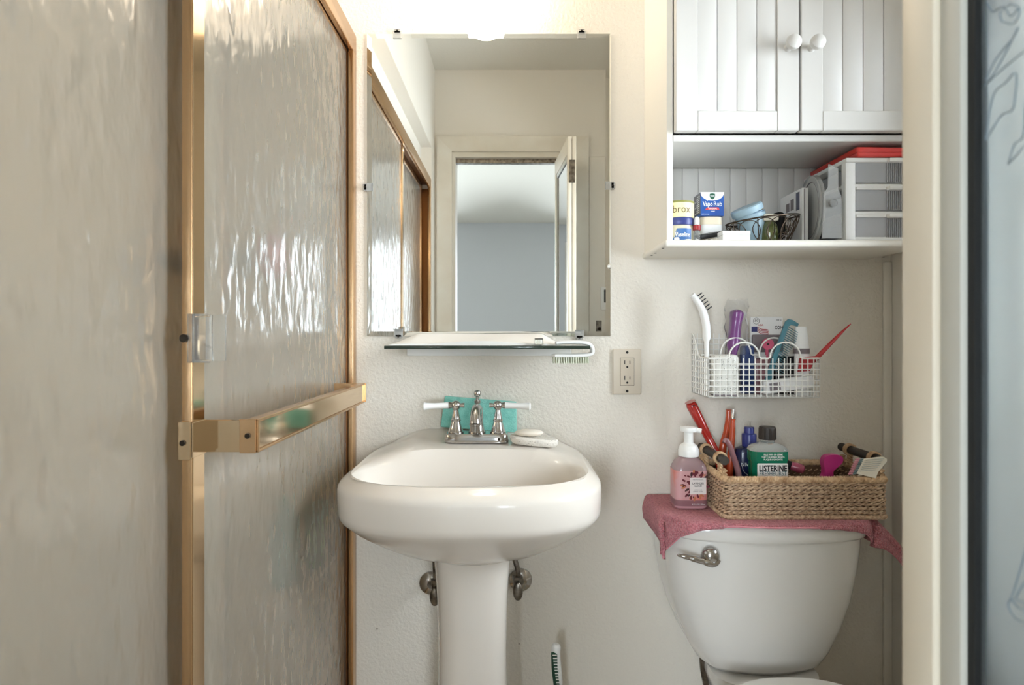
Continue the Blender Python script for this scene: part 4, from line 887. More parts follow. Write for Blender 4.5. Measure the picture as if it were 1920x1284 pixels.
for nm, mm, dx, w_ in (('bristles', 'bristleteal', 0, 7), ('bristles', 'bristlepink', -7, 6)):
    g = G()
    for k in range(9):
        t_ = k / 8; x = 1617 - 13 * t_ + dx; y = 860 + 27 * t_; a = o + Vector(((x - 1635) * s_, -.002, (872 - y) * s_)); g.join(cyl(a, a + Vector((-w_ * s_ * 1.3, 0, -.0015)), .0022, 6, .0012))
    part(nm, g, M[mm], iv, 'grey teal bristles' if not dx else 'pink bristles', kind='stuff')
part('tail', tube(spl([o + Vector((-.005, .002, -.012)), o + Vector((-.02, .016, -.03)), Vector((o.x - .05, o.y + .03, FZ + .004))], 4), .0035, 8), M['ivory'], iv)

# ================================================================== WHITE WIRE WALL BASKET
WX0, WX1, WY, WZ0, WZ1, WZT = .4517, .708, -.1265, .983, 1.0725, 1.13
wb = thing('wire_wall_basket', ((WX0 + WX1) / 2, -.06, WZ0), 'white coated wire basket hanging on the wall above the tank', 'basket')
def wires(lines, r=.0014): 
    g = G()
    for l in lines: g.join(tube(l, r, 6))
    return g
def grid(o, ux, uy, nu, nv, h0=1, h1=1): 
    o, ux, uy = Vector(o), Vector(ux), Vector(uy)
    L = [[o + ux * (i / nu), o + ux * (i / nu) + uy * (h0 + (h1 - h0) * (i / nu))] for i in range(nu + 1)]
    L += [[o + uy * (j / nv), o + ux * min(1, (1 if h0 == h1 else max(.05, (j / nv - h0) / (h1 - h0) if j / nv > h0 else 1))) + uy * (j / nv)] for j in range(nv)]
    return L
w, hf = WX1 - WX0, WZ1 - WZ0
part('front_grid', wires(grid((WX0, WY, WZ0), (w, 0, 0), (0, 0, hf), 19, 7)), M['whitewire'], wb)
part('back_grid', wires(grid((WX0, -.003, WZ0), (w, 0, 0), (0, 0, WZT - WZ0), 19, 11)), M['whitewire'], wb)
part('bottom_grid', wires(grid((WX0, WY, WZ0), (w, 0, 0), (0, -WY - .003, 0), 19, 9)), M['whitewire'], wb)
def side(x):
    n = 9; L = []
    def top(y): t_ = (y - WY) / (-.003 - WY); return WZ1 + (WZT - WZ1) * sm((t_ - .45) / .55)
    for i in range(n + 1):
        y = WY + (-.003 - WY) * i / n; L.append([(x, y, WZ0), (x, y, top(y))])
    for j in range(11):
        z = WZ0 + (WZT - WZ0) * j / 11; ys = [WY + (-.003 - WY) * i / 40 for i in range(41)]; ok = [y for y in ys if top(y) >= z]
        if len(ok) > 1: L.append([(x, ok[0], z), (x, ok[-1], z)])
    g = wires(L); g.join(tube([(x, WY + (-.003 - WY) * i / 20, top(WY + (-.003 - WY) * i / 20)) for i in range(21)], .0017, 8)); return g
part('side_grid', side(WX0), M['whitewire'], wb); part('side_grid', side(WX1), M['whitewire'], wb)
def scallop(y, z, cs, zb_):
    pts = []; x = WX0
    path = [Vector((WX0, y, z))]
    for c0, c1, hh in cs:
        path.append(Vector((c0 - .004, y, z)))
        path += [Vector(((c0 + c1) / 2 - (c1 - c0) / 2 * math.cos(a), y, z + .003 + hh * math.sin(a))) for a in [math.pi * k / 14 for k in range(15)]]
        path.append(Vector((c1 + .004, y, z)))
    path.append(Vector((WX1, y, z))); return tube(path, .0019, 8)
fx_ = lambda px: (px - VX) * 1.3735 / F
part('scalloped_rim', scallop(WY, WZ1, ((fx_(1367), fx_(1424), .034), (fx_(1444), fx_(1501), .034)), 0), M['whitewire'], wb, 'thick white rim with two arches')
mxf = lambda px: (px - VX) * 1.425 / F
part('divider', scallop(-.075, WZ1 + .006, ((mxf(1351), mxf(1408), .038), (mxf(1424), mxf(1478), .038)), 0).join(wires(grid((WX0, -.075, WZ0), (w, 0, 0), (0, 0, hf + .006), 10, 4), .0009)), M['whitewire'], wb, 'inner wire divider with two arches')
FL2 = WZ0 + .0015
# contents
def flat(name, px_pts, d, t, m, parent, label=None, sm_n=0, s=None, smooth=35):
    o = W(*px_pts[0], d); k = d / F; pp = [((x - px_pts[0][0]) * k, (px_pts[0][1] - y) * k) for x, y in px_pts]
    if sm_n: pp = [(v.x, v.y) for v in spl([Vector((*q_, 0)) for q_ in pp + [pp[0]]], sm_n)[:-1]]
    return part(name, prism(pp, t, o + Vector((0, t / 2, 0)), (1, 0, 0), (0, 0, 1)), m, parent, label, smooth)
cb = thing('denture_brush', W(1325, 720, 1.40), 'white brush with a curved neck and black bristles in the wire basket', 'brush')
part('handle', tube(spl([W(1327, 730, 1.40), W(1325, 650, 1.405), W(1324, 610, 1.41), W(1316, 580, 1.415), W(1304, 560, 1.42), W(1297, 552, 1.42)], 6), [.0055] * 8 + [.0095] * 10 + [.0085] * 8 + [.007] * 4 + [.004], 12), M['white'], cb)
g = G()
for k in range(6):
    for j in range(3):
        a = W(1308 + k * 3.6, 555 + k * 5.2, 1.413 + .005 * j); g.join(cyl(a, a + Vector((.0105, 0, .008)), .0014, 6))
part('bristles', g, M['bristleblk'], cb, 'black bristles', kind='stuff')
pp = thing('purple_brush', W(1378, 640, 1.43), 'purple hairbrush handle wrapped in clear film in the wire basket', 'brush')
part('handle', tube(spl([W(1370, 735, 1.43), W(1374, 660, 1.435), W(1378, 615, 1.44), W(1381, 592, 1.44), W(1382, 580, 1.44)], 5), [.010] * 6 + [.0145] * 8 + [.016] * 4 + [.013, .010, .004], 18), M['purple'], pp)
fb = []
for k in range(9):
    z = .0; py = 665 - k * 13; c = W(1381, py, 1.442); e = 1 + .10 * math.sin(k * 2.1)
    fb.append([c + Vector((.026 * e * math.cos(a) * (1 + .12 * math.sin(3 * a + k)), .013 * math.sin(a) * (1 + .15 * math.sin(5 * a + 2 * k)), .002 * math.sin(4 * a + k))) for a in [2 * math.pi * i / 20 for i in range(20)]])
part('film_wrap', loft(fb, False, False), M['film'], pp, 'crinkled clear film', smooth=20)
wr = stick('white_loop', [W(1396, 690, 1.45), W(1400, 620, 1.46), W(1398, 598, 1.46), W(1392, 584, 1.46)], [.003, .003, .003, .003], M['white'], 'thin white plastic hanger behind the purple brush', 'loop')  # thin white looped handle
cd = thing('printed_package', W(1437, 640, 1.462), 'white printed package with a flag, standing at the back of the wire basket', 'package')
d = 1.462; o0 = W(1406, 730, d); o1 = W(1467, 594, d)
part('card', box(o0.x, o1.x, o0.y - .003, o0.y + .003, FL2, o1.z, .001, 1), M['card'], cd)
yf = o0.y - .0032
def tx(body, px, py, size_px, m, wpx, bold=.01, nm='lettering'):
    p_ = W(px, py, d); part(nm, text(body, size_px * d / F, (p_.x, yf, p_.z), bold=bold, width=wpx * d / F), m, cd)
tx('USA', 1425, 611, 5, M['flagred'], 10, .02); tx('30', 1417, 603, 6, M['ink'], 7); tx('CON', 1459, 617, 9, M['ink'], 15, .02); tx('100 ct', 1459, 601, 4, M['ink'], 9)
p_ = W(1417, 602, d); part('ring_mark', tube([Vector((p_.x + .0075 * math.cos(a), yf, p_.z + .0005 + .0075 * math.sin(a))) for a in [k * math.pi / 10 for k in range(20)]], .0005, 4, True), M['ink'], cd, 'printed ring emblem')
def quad(px0, py0, px1, py1, m, nm, wave=0):
    N_ = 8; tp, bt = [], []
    for k in range(N_ + 1):
        x = px0 + (px1 - px0) * k / N_; e = wave * math.sin(k / N_ * 5); a = W(x, py0 + e, d); b2 = W(x, py1 + e, d); tp.append(Vector((a.x, yf - .0002, a.z))); bt.append(Vector((b2.x, yf - .0002, b2.z)))
    return loft([bt, tp], False, False, False)
part('flag_stars', quad(1408, 612, 1419, 622, M['flagblue'], ''), M['flagblue'], cd, 'blue corner of the printed flag')
g = G()
for k in range(4): g.join(quad(1419, 612 + k * 2.8, 1440, 613.4 + k * 2.8, None, '', 1.6).warp(lambda p: p + Vector((0, 0, -.010 * (p.x - W(1419, 0, d).x) / .027))))
part('flag_stripes', g, M['flagred'], cd, 'red stripes of the printed flag')
part('dark_foot', box(o0.x + .002, o1.x - .002, o0.y - .012, o0.y - .0035, W(0, 660, d).z, W(0, 627, d).z, .003, 2), M['inkgrey'], cd, 'grey lower pack')
rl = thing('foam_roller', W(1441, 645, 1.44), 'rose pink foam hair roller lying in the wire basket', 'roller')
a = W(1440, 645, 1.435); part('foam', cyl(a, a + Vector((.004, .016, 0)), .0135, 22), M['rosepink'], rl); part('core', cyl(a + Vector((0, -.001, 0)), a, .0028, 10), M['slot'], rl)
part('rod', tube([a + Vector((0, .006, -.008)), Vector((a.x, a.y + .006, FL2 + .003))], .004, 8), M['rosepink'], rl)
bb = thing('blue_case', W(1395, 690, 1.44), 'dark blue plastic case at the back of the wire basket', 'case')
part('body', box(W(1388, 0, 1.445).x, W(1412, 0, 1.445).x, -.066, -.048, FL2, W(0, 648, 1.445).z, .004, 2), M['darkblue'], bb)
part('seam', box(W(1387.5, 0, 1.445).x, W(1412.5, 0, 1.445).x, -.0585, -.0565, FL2 + .004, W(0, 650, 1.445).z, .0005, 1), M['navy'], bb)
# teal comb
tc_ = thing('teal_comb', W(1450, 690, 1.41), 'teal wide hair comb standing slanted in the wire basket', 'comb')
flat('spine', [(1427, 735), (1446, 675), (1472, 603), (1478, 598), (1486, 600), (1497, 607), (1495, 612), (1483, 609), (1478, 612), (1456, 672), (1440, 735)], 1.395, .004, M['tealcomb'], tc_, sm_n=0)
g = G()
for k in range(22):
    a = W(1479 - k * 1.45, 613 + k * 3.7, 1.395); L = 17 + 2.5 * math.sin(k * .4); b2 = W(1479 - k * 1.45 + L, 613 + k * 3.7 + L * .62, 1.395); g.join(tube([a, b2], [.0011, .0007], 5))
part('teeth', g, M['tealcomb'], tc_, 'fine teal teeth')
wt = thing('white_tube', W(1502, 650, 1.40), 'white cream tube with a grey foot standing in the wire basket', 'tube')
o_ = W(1503, 0, 1.405); zt_ = W(0, 655, 1.405).z
part('body', loft([sup(.017, .009, FL2, 2.2, (o_.x, o_.y), 28), sup(.017, .009, zt_, 2.2, (o_.x, o_.y), 28), sup(.0155, .006, zt_ + .03, 2.4, (o_.x - .001, o_.y), 28), sup(.0135, .0018, W(0, 612, 1.405).z, 3, (o_.x - .002, o_.y), 28)]), M['white'], wt)
part('grey_band', loft([sup(.0185, .0105, zt_ - .010, 2.2, (o_.x, o_.y), 28), sup(.0185, .0105, zt_ + .002, 2.2, (o_.x, o_.y), 28)]), M['inkgrey'], wt, 'grey band')
rc2 = thing('tail_comb', W(1520, 690, 1.375), 'red rat-tail comb slanting out of the wire basket', 'comb')
flat('comb_head', [(1496, 697), (1499, 672), (1512, 669), (1531, 667), (1538, 672), (1524, 682), (1518, 695)], 1.392, .004, M['redcomb'], rc2)
part('tail', tube([W(1527, 674, 1.392), W(1536, 666, 1.39), W(1560, 641, 1.39), W(1580, 621, 1.39), W(1595, 607, 1.39)], [.004, .0055, .0045, .003, .0012], 10), M['redcomb'], rc2)
cu = thing('speckled_cup', W(1355, 735, 1.40), 'speckled off white cup in the front of the wire basket', 'cup')
cx2, cy2 = W(1357, 0, 1.402).x, -.102
part('body', loft([sup(.027, .016, FL2, 3, (cx2, cy2)), sup(.030, .019, FL2 + .004, 3, (cx2, cy2)), sup(.031, .0195, FL2 + .088, 3, (cx2, cy2)), sup(.0285, .017, FL2 + .094, 3, (cx2, cy2)), sup(.02, .012, FL2 + .0965, 3, (cx2, cy2))]), M['speckle'], cu, smooth=60)
part('foot_ring', loft([sup(.0305, .0193, FL2 + .001, 3, (cx2, cy2)), sup(.0305, .0193, FL2 + .004, 3, (cx2, cy2))]), M['inkgrey'], cu)
bxw = thing('white_carton', W(1480, 730, 1.39), 'white carton tilted along the front of the wire basket', 'box')
g = box(-.058, .058, -.010, .010, 0, .030, .002, 1).xf(Matrix.Translation((W(1478, 0, 1.39).x, -.108, FL2 + .012)) @ Matrix.Rotation(R(-8), 4, 'Y'))
part('body', g, M['card'], bxw)
g = box(-.045, -.02, -.0108, -.010, .006, .024).xf(Matrix.Translation((W(1478, 0, 1.39).x, -.108, FL2 + .012)) @ Matrix.Rotation(R(-8), 4, 'Y'))
part('print', g, M['inkgrey'], bxw, 'faint grey print')
bkp = thing('black_case', W(1490, 690, 1.43), 'black ribbed case behind the teal comb in the wire basket', 'case')
x0_, x1_ = W(1452, 0, 1.44).x, W(1512, 0, 1.44).x
part('body', box(x0_, x1_, -.070, -.040, FL2, W(0, 668, 1.44).z, .004, 2), M['black'], bkp)
for k in range(3): part('rib', box(x0_ + .002, x1_ - .002, -.0715, -.0700, FL2 + .02 + k * .022, FL2 + .026 + k * .022, .0005, 1), M['inkgrey'], bkp)
gp = thing('grey_pouch', W(1425, 700, 1.43), 'taupe grey pouch between the blue and black cases in the wire basket', 'pouch')
x0_, x1_ = W(1414, 0, 1.44).x, W(1448, 0, 1.44).x
part('body', box(x0_, x1_, -.068, -.042, FL2, W(0, 672, 1.44).z, .006, 3), M['mauve'], gp); part('zip', box(x0_ + .003, x1_ - .003, -.0692, -.068, W(0, 682, 1.44).z - .001, W(0, 682, 1.44).z + .001), M['chromedull'], gp)

# ================================================================== WALL CABINET
CX0, CX1, CY = .3324, .892, -.217
SZ = 1.3308                                                # top of the open shelf
kb = thing('wall_cabinet', ((CX0 + CX1) / 2, -.1, 1.315), 'white wall cabinet with beadboard doors and an open shelf over the toilet', 'cabinet')
part('side_panel', box(CX0, CX0 + .0135, CY, -.0005, SZ, 2.2, .001, 1), M['creamcab'], kb)
part('side_panel', box(CX1 - .0135, CX1, CY, -.0005, SZ, 2.2, .001, 1), M['creamcab'], kb)
part('bottom_shelf', box(CX0 - .006, CX1 + .006, CY - .006, -.0005, 1.3155, SZ, .006, 3), M['creamcab'], kb)
part('middle_shelf', box(CX0 + .0135, CX1 - .0135, CY - .001, -.008, 1.5425, 1.5565, .0012, 1), M['whitecab'], kb)
part('top_board', box(CX0 - .004, CX1 + .004, CY - .02, -.0005, 2.2, 2.218, .003, 2), M['whitecab'], kb)
bp = part('back_panel', box(CX0 + .0135, CX1 - .0135, -.003, -.0005, SZ, 2.2), M['whitecab'], kb)
x = CX0 + .0135; k = 0
while x < CX1 - .02:
    x1_ = min(x + (.040 if k % 2 == 0 else .040), CX1 - .0135); part('plank', box(x + .0003, x1_ - .0003, -.0075, -.003, SZ + .0005, 1.5423, .0014, 2), M['whitecab'], bp); x = x1_; k += 1
ft = part('nail_holes', G(), M['slot'], kb) if False else None
DZ0, DZ1, DY0, DY1 = 1.5590, 2.195, -.238, -.219
def cdoor(x0, x1, kx, label):
    st = .046; dz = .042
    fr = box(x0, x0 + st, DY0, DY1, DZ0, DZ1, .0015, 1).join(box(x1 - st, x1, DY0, DY1, DZ0, DZ1, .0015, 1)).join(box(x0 + st, x1 - st, DY0, DY1, DZ0, DZ0 + dz, .0015, 1)).join(box(x0 + st, x1 - st, DY0, DY1, DZ1 - dz, DZ1, .0015, 1))
    dd = part('door', fr, M['whitecab'], kb, label)
    n = 4; ww = (x1 - x0 - 2 * st) / n
    for i in range(n):
        a = x0 + st + i * ww
        part('plank', box(a + .0004, a + ww - .0004, DY0 + .003, DY1 - .004, DZ0 + dz - .001, DZ1 - dz + .001, .0016, 2), M['whitecab'], dd)
    part('plank_back', box(x0 + st, x1 - st, DY1 - .0045, DY1 - .001, DZ0 + dz - .001, DZ1 - dz + .001), M['whitecab'], dd)
    part('knob', lathe([(.001, 0), (.0085, 0), (.0068, .003), (.0062, .012), (.0095, .017), (.0145, .022), (.0158, .028), (.0145, .033), (.009, .0365), (.001, .0375)], 24).xf(Matrix.Translation((kx, DY0, 1.733)) @ Matrix.Rotation(R(90), 4, 'X')), M['whitecab'], dd, 'round white knob')
xm = W(1499, 0, 1.265).x
cdoor(CX0 + .0145, xm - .0022, W(1477, 0, 1.262).x, 'beadboard door on the mirror side'); cdoor(xm + .0022, CX1 - .0145, W(1521, 0, 1.262).x, 'beadboard door on the toilet-wall side')
part('catch', box(CX0 + .03, CX0 + .045, CY - .001, CY + .004, 1.5567, 1.5588), M['slot'], kb, 'dark door catch'); part('catch', box(xm - .006, xm - .001, CY - .001, CY + .004, 1.5567, 1.5588), M['slot'], kb, 'dark door catch')
ng = G()
for px, py, d_ in ((1243, 468, 1.30), (1222, 480, 1.42), (1229, 477, 1.38), (1657, 481, 1.45)):
    p_ = W(px, py, d_); ng.join(cyl((p_.x, p_.y, 1.3150), (p_.x, p_.y, 1.3157), .0028, 8))
part('nail_holes', ng, M['slot'], kb, 'dark nail heads under the shelf')

# ---- things on the open shelf
Z0 = SZ + .0004
jx, jy = .3465 + .0345, -.140
va = thing('petroleum_jelly_jar', (jx, jy, Z0), 'cream jelly jar with a navy lid in the shelf corner', 'jar')
part('jar', lathe([(.001, Z0), (.031, Z0), (.0333, Z0 + .004), (.0333, Z0 + .034), (.031, Z0 + .040), (.031, Z0 + .041)], 32, (jx, jy, 0)), M['jarcream'], va)
part('lid', lathe([(.033, Z0 + .0412), (.0336, Z0 + .0425), (.0336, Z0 + .055), (.0325, Z0 + .0575), (.001, Z0 + .0578)], 32, (jx, jy, 0)), M['jarblue'], va, 'navy blue lid')
def wrap(x0a, x1a, z0, z1, r, c, skew=0):
    rows_ = []
    for z, sk_ in ((z0, 0), (z1, skew)):
        rows_.append([Vector((c[0] + r * math.sin(R(a)), c[1] - r * math.cos(R(a)), z)) for a in [x0a + sk_ + (x1a - x0a - sk_) * k / 10 for k in range(11)]])
    return loft(rows_, False, False, False)
part('label', wrap(-42, 34, Z0 + .007, Z0 + .033, .0337, (jx, jy), 18), M['vasblue'], va, 'blue slanted label')
def curved_text(body, size, a_c, z, r, c, width, bold=0):
    g = text(body, size, (0, 0, 0), (1, 0, 0), (0, 0, 1), bold, width, 0)
    return g.warp(lambda p: (c[0] + r * math.sin(p.x / r + R(a_c)), c[1] - r * math.cos(p.x / r + R(a_c)), z + p.z))
part('lettering', curved_text('Vaseline', .014, -2, Z0 + .0145, .0342, (jx, jy), .034, .02), M['inkwhite'], va, 'white script')
zt2 = Z0 + .0583
tn = thing('ointment_tin', (jx, jy, zt2), 'pale yellow tin printed brox with olive lid, stacked on the jelly jar', 'tin')
part('body', lathe([(.001, zt2), (.0322, zt2), (.0325, zt2 + .001), (.0325, zt2 + .033), (.001, zt2 + .0332)], 32, (jx, jy, 0)), M['yellowlid'], tn)
part('lid', lathe([(.0325, zt2 + .0333), (.0331, zt2 + .0338), (.0331, zt2 + .0372), (.001, zt2 + .0376)], 32, (jx, jy, 0)), M['olive'], tn, 'olive lid')
part('lettering', curved_text('brox', .024, -6, zt2 + .010, .0328, (jx, jy), .040, .0), M['label_brown'], tn, 'dark lettering')
p_ = W(1304, 0, 1.345); dx_, dy_ = p_.x, -.155 - .01
db = thing('dropper_bottle', (dx_, dy_, Z0), 'small clear dropper bottle with a red collar and white bulb', 'bottle')
part('body', lathe([(.001, Z0), (.0068, Z0), (.0075, Z0 + .002), (.0075, Z0 + .024), (.005, Z0 + .028), (.005, Z0 + .030)], 18, (dx_, dy_, 0)), M['petclear'], db)
part('collar', lathe([(.001, Z0 + .0295), (.0082, Z0 + .0295), (.0085, Z0 + .031), (.0085, Z0 + .040), (.006, Z0 + .0415), (.001, Z0 + .0415)], 18, (dx_, dy_, 0)), M['redcap'], db, 'dark red collar')
part('bulb', lathe([(.0055, Z0 + .0415), (.0058, Z0 + .052), (.0045, Z0 + .058), (.001, Z0 + .060)], 16, (dx_, dy_, 0)), M['white'], db, 'white rubber bulb')
# white jars under the carton
cjx, cjy = W(1331, 0, 1.39).x, -.104
lj = thing('cream_pot', (cjx, cjy, Z0), 'small white pot at the bottom of the stack under the blue carton', 'jar')
part('pot', lathe([(.001, Z0), (.0235, Z0), (.0245, Z0 + .003), (.0245, Z0 + .013), (.001, Z0 + .013)], 28, (cjx, cjy, 0)), M['creamlid'], lj); part('lid', lathe([(.001, Z0 + .0132), (.025, Z0 + .0132), (.025, Z0 + .0185), (.001, Z0 + .019)], 28, (cjx, cjy, 0)), M['creamlid'], lj)
z1_ = Z0 + .0195
wj = thing('face_cream_jar', (cjx, cjy, z1_), 'white rounded-square cream jar with a cream lid, holding up the blue carton', 'jar')
def q4(h_, z, n=4): return sup(h_, h_ * .86, z, n, (cjx, cjy), 36)
part('jar', loft([q4(.022, z1_), q4(.0265, z1_ + .006), q4(.0272, z1_ + .026), q4(.0265, z1_ + .030)]), M['white'], wj)
part('lid', loft([q4(.0255, z1_ + .0304), q4(.0258, z1_ + .032), q4(.0255, z1_ + .047), q4(.0245, z1_ + .0485)]), M['creamlid'], wj, 'cream lid')
z2_ = z1_ + .049
vx0, vx1, vy0, vy1, vh = W(1313.5, 0, 1.37).x, W(1357.5, 0, 1.37).x, -.130, -.080, .0545
vb = thing('chest_rub_carton', ((vx0 + vx1) / 2, -.105, z2_), 'blue and white chest rub carton stacked on the cream jar', 'box')
part('carton', box(vx0, vx1, vy0, vy1, z2_, z2_ + vh, .0006, 1), M['vapblue'], vb)
part('side_print', box(vx0 - .0004, vx0 + .0001, vy0 + .001, vy1 - .001, z2_ + .006, z2_ + vh - .001), M['vapside'], vb, 'grey printed side')
g = G()
for k in range(9): g.join(box(vx0 - .0006, vx0 - .0003, vy0 + .006, vy1 - .008 - .01 * (k % 3), z2_ + .010 + k * .0045, z2_ + .0115 + k * .0045))
part('side_lines', g, M['inkwhite'], vb, 'rows of fine print'); vc = (vx0 + vx1) / 2; yv = vy0 - .0003; wv = vx1 - vx0
arcp = [(-wv / 2, vh), (wv / 2, vh)] + [(wv / 2 * math.cos(a), vh - .0195 * math.sin(a) ** .9) for a in [math.pi * k / 16 for k in range(17)]]
part('white_arc', G().add([(vc + x, yv, z2_ + z) for x, z in arcp], [tuple(range(len(arcp)))]), M['inkwhite'], vb, 'white arc across the top', smooth=0)
shp = [(-.0062, .0058), (0, .0072), (.0062, .0058), (.0064, 0), (.0045, -.0045), (0, -.0078), (-.0045, -.0045), (-.0064, 0)]
part('shield', G().add([(vc + x, yv - .0003, z2_ + vh - .0095 + z) for x, z in shp], [tuple(range(len(shp)))]), M['shield'], vb, 'green shield emblem', smooth=0)
part('lettering', text('VICKS', .0045, (vc, yv - .0004, z2_ + vh - .0105), bold=.02, width=.010).join(text('Vapo', .0155, (vc - .0105, yv - .0002, z2_ + .0225), bold=.02, width=.023)).join(text('Rub', .0155, (vc + .0125, yv - .0002, z2_ + .0225), bold=-.0, width=.0185)).join(text('OINTMENT', .003, (vc + .001, yv - .0002, z2_ + .0095), bold=.02, width=.010)).join(text('NET WT 1.76 OZ (50 g)', .0028, (vc - .016, yv - .0002, z2_ + .003), width=.017)), M['inkwhite'], vb, 'white lettering')
part('red_banner', G().add([(vc + x, yv - .0001, z2_ + z) for x, z in ((-.0165, .0140), (.0165, .0140), (.0145, .0195), (-.0125, .0195))], [(0, 1, 2, 3)]), M['vapred'], vb, 'red banner', smooth=0)
part('lettering', text('ORIGINAL', .0048, (vc + .001, yv - .0003, z2_ + .0150), bold=.01, width=.020), M['inkwhite'], vb)
part('vapour_mark', G().add([(vc - .0115 + x, yv - .0002, z2_ + .0375 + z) for x, z in ((-.003, 0), (0, -.0035), (.004, .001), (.001, .004))], [(0, 1, 2, 3)]), M['inkwhite'], vb, smooth=0)
# black flat dish, white box, bits
cd2 = thing('compact_mirror', (.45, -.149, Z0), 'black round compact lying open behind the small white box', 'compact')
cc = W(1358, 0, 1.34)
g = lathe([(.001, 0), (.044, 0), (.046, .003), (.046, .008), (.044, .010), (.001, .010)], 36).xf(Matrix.Translation((.452, -.149, Z0 + .0165)) @ Matrix.Rotation(R(-10), 4, 'Y') @ Matrix.Rotation(R(10), 4, 'X') @ Matrix.Diagonal((.92, .40, 1, 1)))
part('lid', g, M['black'], cd2)
part('base', lathe([(.001, Z0), (.040, Z0), (.042, Z0 + .002), (.040, Z0 + .006), (.001, Z0 + .006)], 36).warp(lambda p: (.450 + p.x, -.149 + p.y * .46, p.z)), M['inkgrey'], cd2, 'grey inner tray')
wx0, wx1 = W(1351, 0, 1.305).x, W(1402.5, 0, 1.305).x
sb = thing('small_white_box', ((wx0 + wx1) / 2, -.18, Z0), 'small flat white lidded box at the front of the open shelf', 'box')
part('base', box(wx0, wx1, -.208, -.176, Z0, Z0 + .0115, .001, 1), M['white'], sb); part('lid', box(wx0 - .0005, wx1 + .0005, -.2085, -.1755, Z0 + .0118, Z0 + .0215, .0012, 1), M['white'], sb)
for i, (px, ry, rx) in enumerate(((1268, .0045, .006), (1290, .0025, .009), (1306, .002, .005), (1325, .0022, .004), (1333, .002, .0035))):
    p_ = W(px, 0, 1.305); single('cotton_tuft', ball((p_.x, -.199 + .004 * (i % 2), Z0 + ry * .95), 1, 12, (rx, rx * .8, ry)), M['paper'], ('round white cotton tuft in front of the jelly jar', 'long flat white cotton tuft between the jelly jar and the dropper bottle', 'small white cotton tuft in front of the dropper bottle', 'tiny white cotton tuft in front of the compact', 'tiny white cotton tuft next to the small white box')[i], 'cotton', 'cotton tufts on the open shelf', smooth=80)
# bronze wire bowl
bc = Vector((.578, -.122, Z0)); RA, RB = .082, .055
def bowl_pt(a, h_):                                         # h_ 0 base .. 1 rim
    k = .74 + .26 * sm(h_) ; x = RA * k * math.cos(a); y = RB * k * math.sin(a); z = .002 + h_ * (.058 + .010 * math.cos(a))
    return bc + Vector((x, y, z))
wbw = thing('wire_bowl', bc, 'bronze scroll wire bowl holding small bottles on the open shelf', 'bowl')
part('rim', tube([bowl_pt(2 * math.pi * k / 48, 1) for k in range(48)], .0018, 8, True), M['bronze'], wbw)
part('base_ring', tube([bowl_pt(2 * math.pi * k / 48, 0) for k in range(48)], .0015, 8, True), M['bronze'], wbw)
for k in range(8): part('upright', tube([bowl_pt(2 * math.pi * (k + .5) / 8, h_ / 6) for h_ in range(7)], .0012, 6), M['bronze'], wbw)
for k in range(14):
    a0 = 2 * math.pi * k / 14; part('scroll', tube([bowl_pt(a0 + .34 * math.cos(t_), .5 + .46 * math.sin(t_)) for t_ in [2 * math.pi * q_ / 20 for q_ in range(20)]], .0010, 6, True), M['bronze'], wbw)
part('base_wires', wires([[bowl_pt(R(a), 0), bowl_pt(R(180 - a), 0)] for a in (-60, -35, -12, 12, 35, 60)], .001), M['bronze'], wbw)
FB = Z0 + .0035
bl = thing('blue_tub', (.55, -.105, FB), 'pale blue plastic tub with an askew lid, tilted in the wire bowl', 'tub')
mtx = Matrix.Translation((.566, -.110, FB + .010)) @ Matrix.Rotation(R(-14), 4, 'Y') @ Matrix.Rotation(R(8), 4, 'X')
part('tub', lathe([(.001, 0), (.027, 0), (.029, .003), (.032, .055), (.0335, .056), (.0335, .064), (.001, .064)], 32).xf(mtx), M['ltblue'], bl)
part('lid', lathe([(.001, .0), (.035, 0), (.036, .003), (.036, .013), (.033, .016), (.001, .017)], 32).xf(mtx @ Matrix.Translation((-.004, 0, .0665)) @ Matrix.Rotation(R(-10), 4, 'Y')), M['ltblue'], bl, 'pale blue lid')
part('lid_gap_shade', lathe([(.001, .0), (.033, 0), (.033, .003), (.001, .003)], 32).xf(mtx @ Matrix.Translation((0, 0, .0642))), M['ltblue2'], bl, 'darker blue disc painting the shade under the lid')  # shade in the gap below the lid, put into a darker blue disc
ob = thing('olive_bottle', (.584, -.150, FB), 'squat olive green glass bottle with a white cap in the wire bowl', 'bottle')
part('body', lathe([(.001, FB), (.016, FB), (.0185, FB + .004), (.0185, FB + .030), (.016, FB + .042), (.012, FB + .048), (.012, FB + .050)], 26, (.588, -.138, 0)), M['oliveglass'], ob)
part('stopper', box(.571, .605, -.149, -.127, FB + .0505, FB + .066, .003, 2), M['ivory'], ob, 'ivory cap')
bs = thing('black_pouch', (.615, -.10, FB), 'black fabric pouch slumped in the wire bowl', 'pouch')
part('pouch', ball((.616, -.112, FB + .042), 1, 24, (.022, .022, .040)).warp(lambda p: p + Vector((.003 * math.sin(p.z * 180), .003 * math.sin(p.x * 160), .006 * math.sin(p.x * 90)))), M['blackcloth'], bs, smooth=80); part('drawstring', tube(spl([(.62, -.128, FB + .05), (.628, -.133, FB + .035), (.622, -.132, FB + .02)], 6), .0014, 6), M['black'], bs)
ks = thing('silver_ring_pull', (.63, -.143, FB), 'silver ring and chain in the wire bowl', 'ring')
part('ring', tube([Vector((.628 + .006 * math.cos(a), -.144, FB + .038 + .014 * math.sin(a))) for a in [2 * math.pi * k / 20 for k in range(20)]], .0014, 6, True), M['chrome'], ks); part('pendant', ball((.620, -.146, FB + .0155), .005, 12), M['chrome'], ks); part('chain', tube([(.627, -.144, FB + .024), (.622, -.146, FB + .017)], .001, 6), M['chrome'], ks)
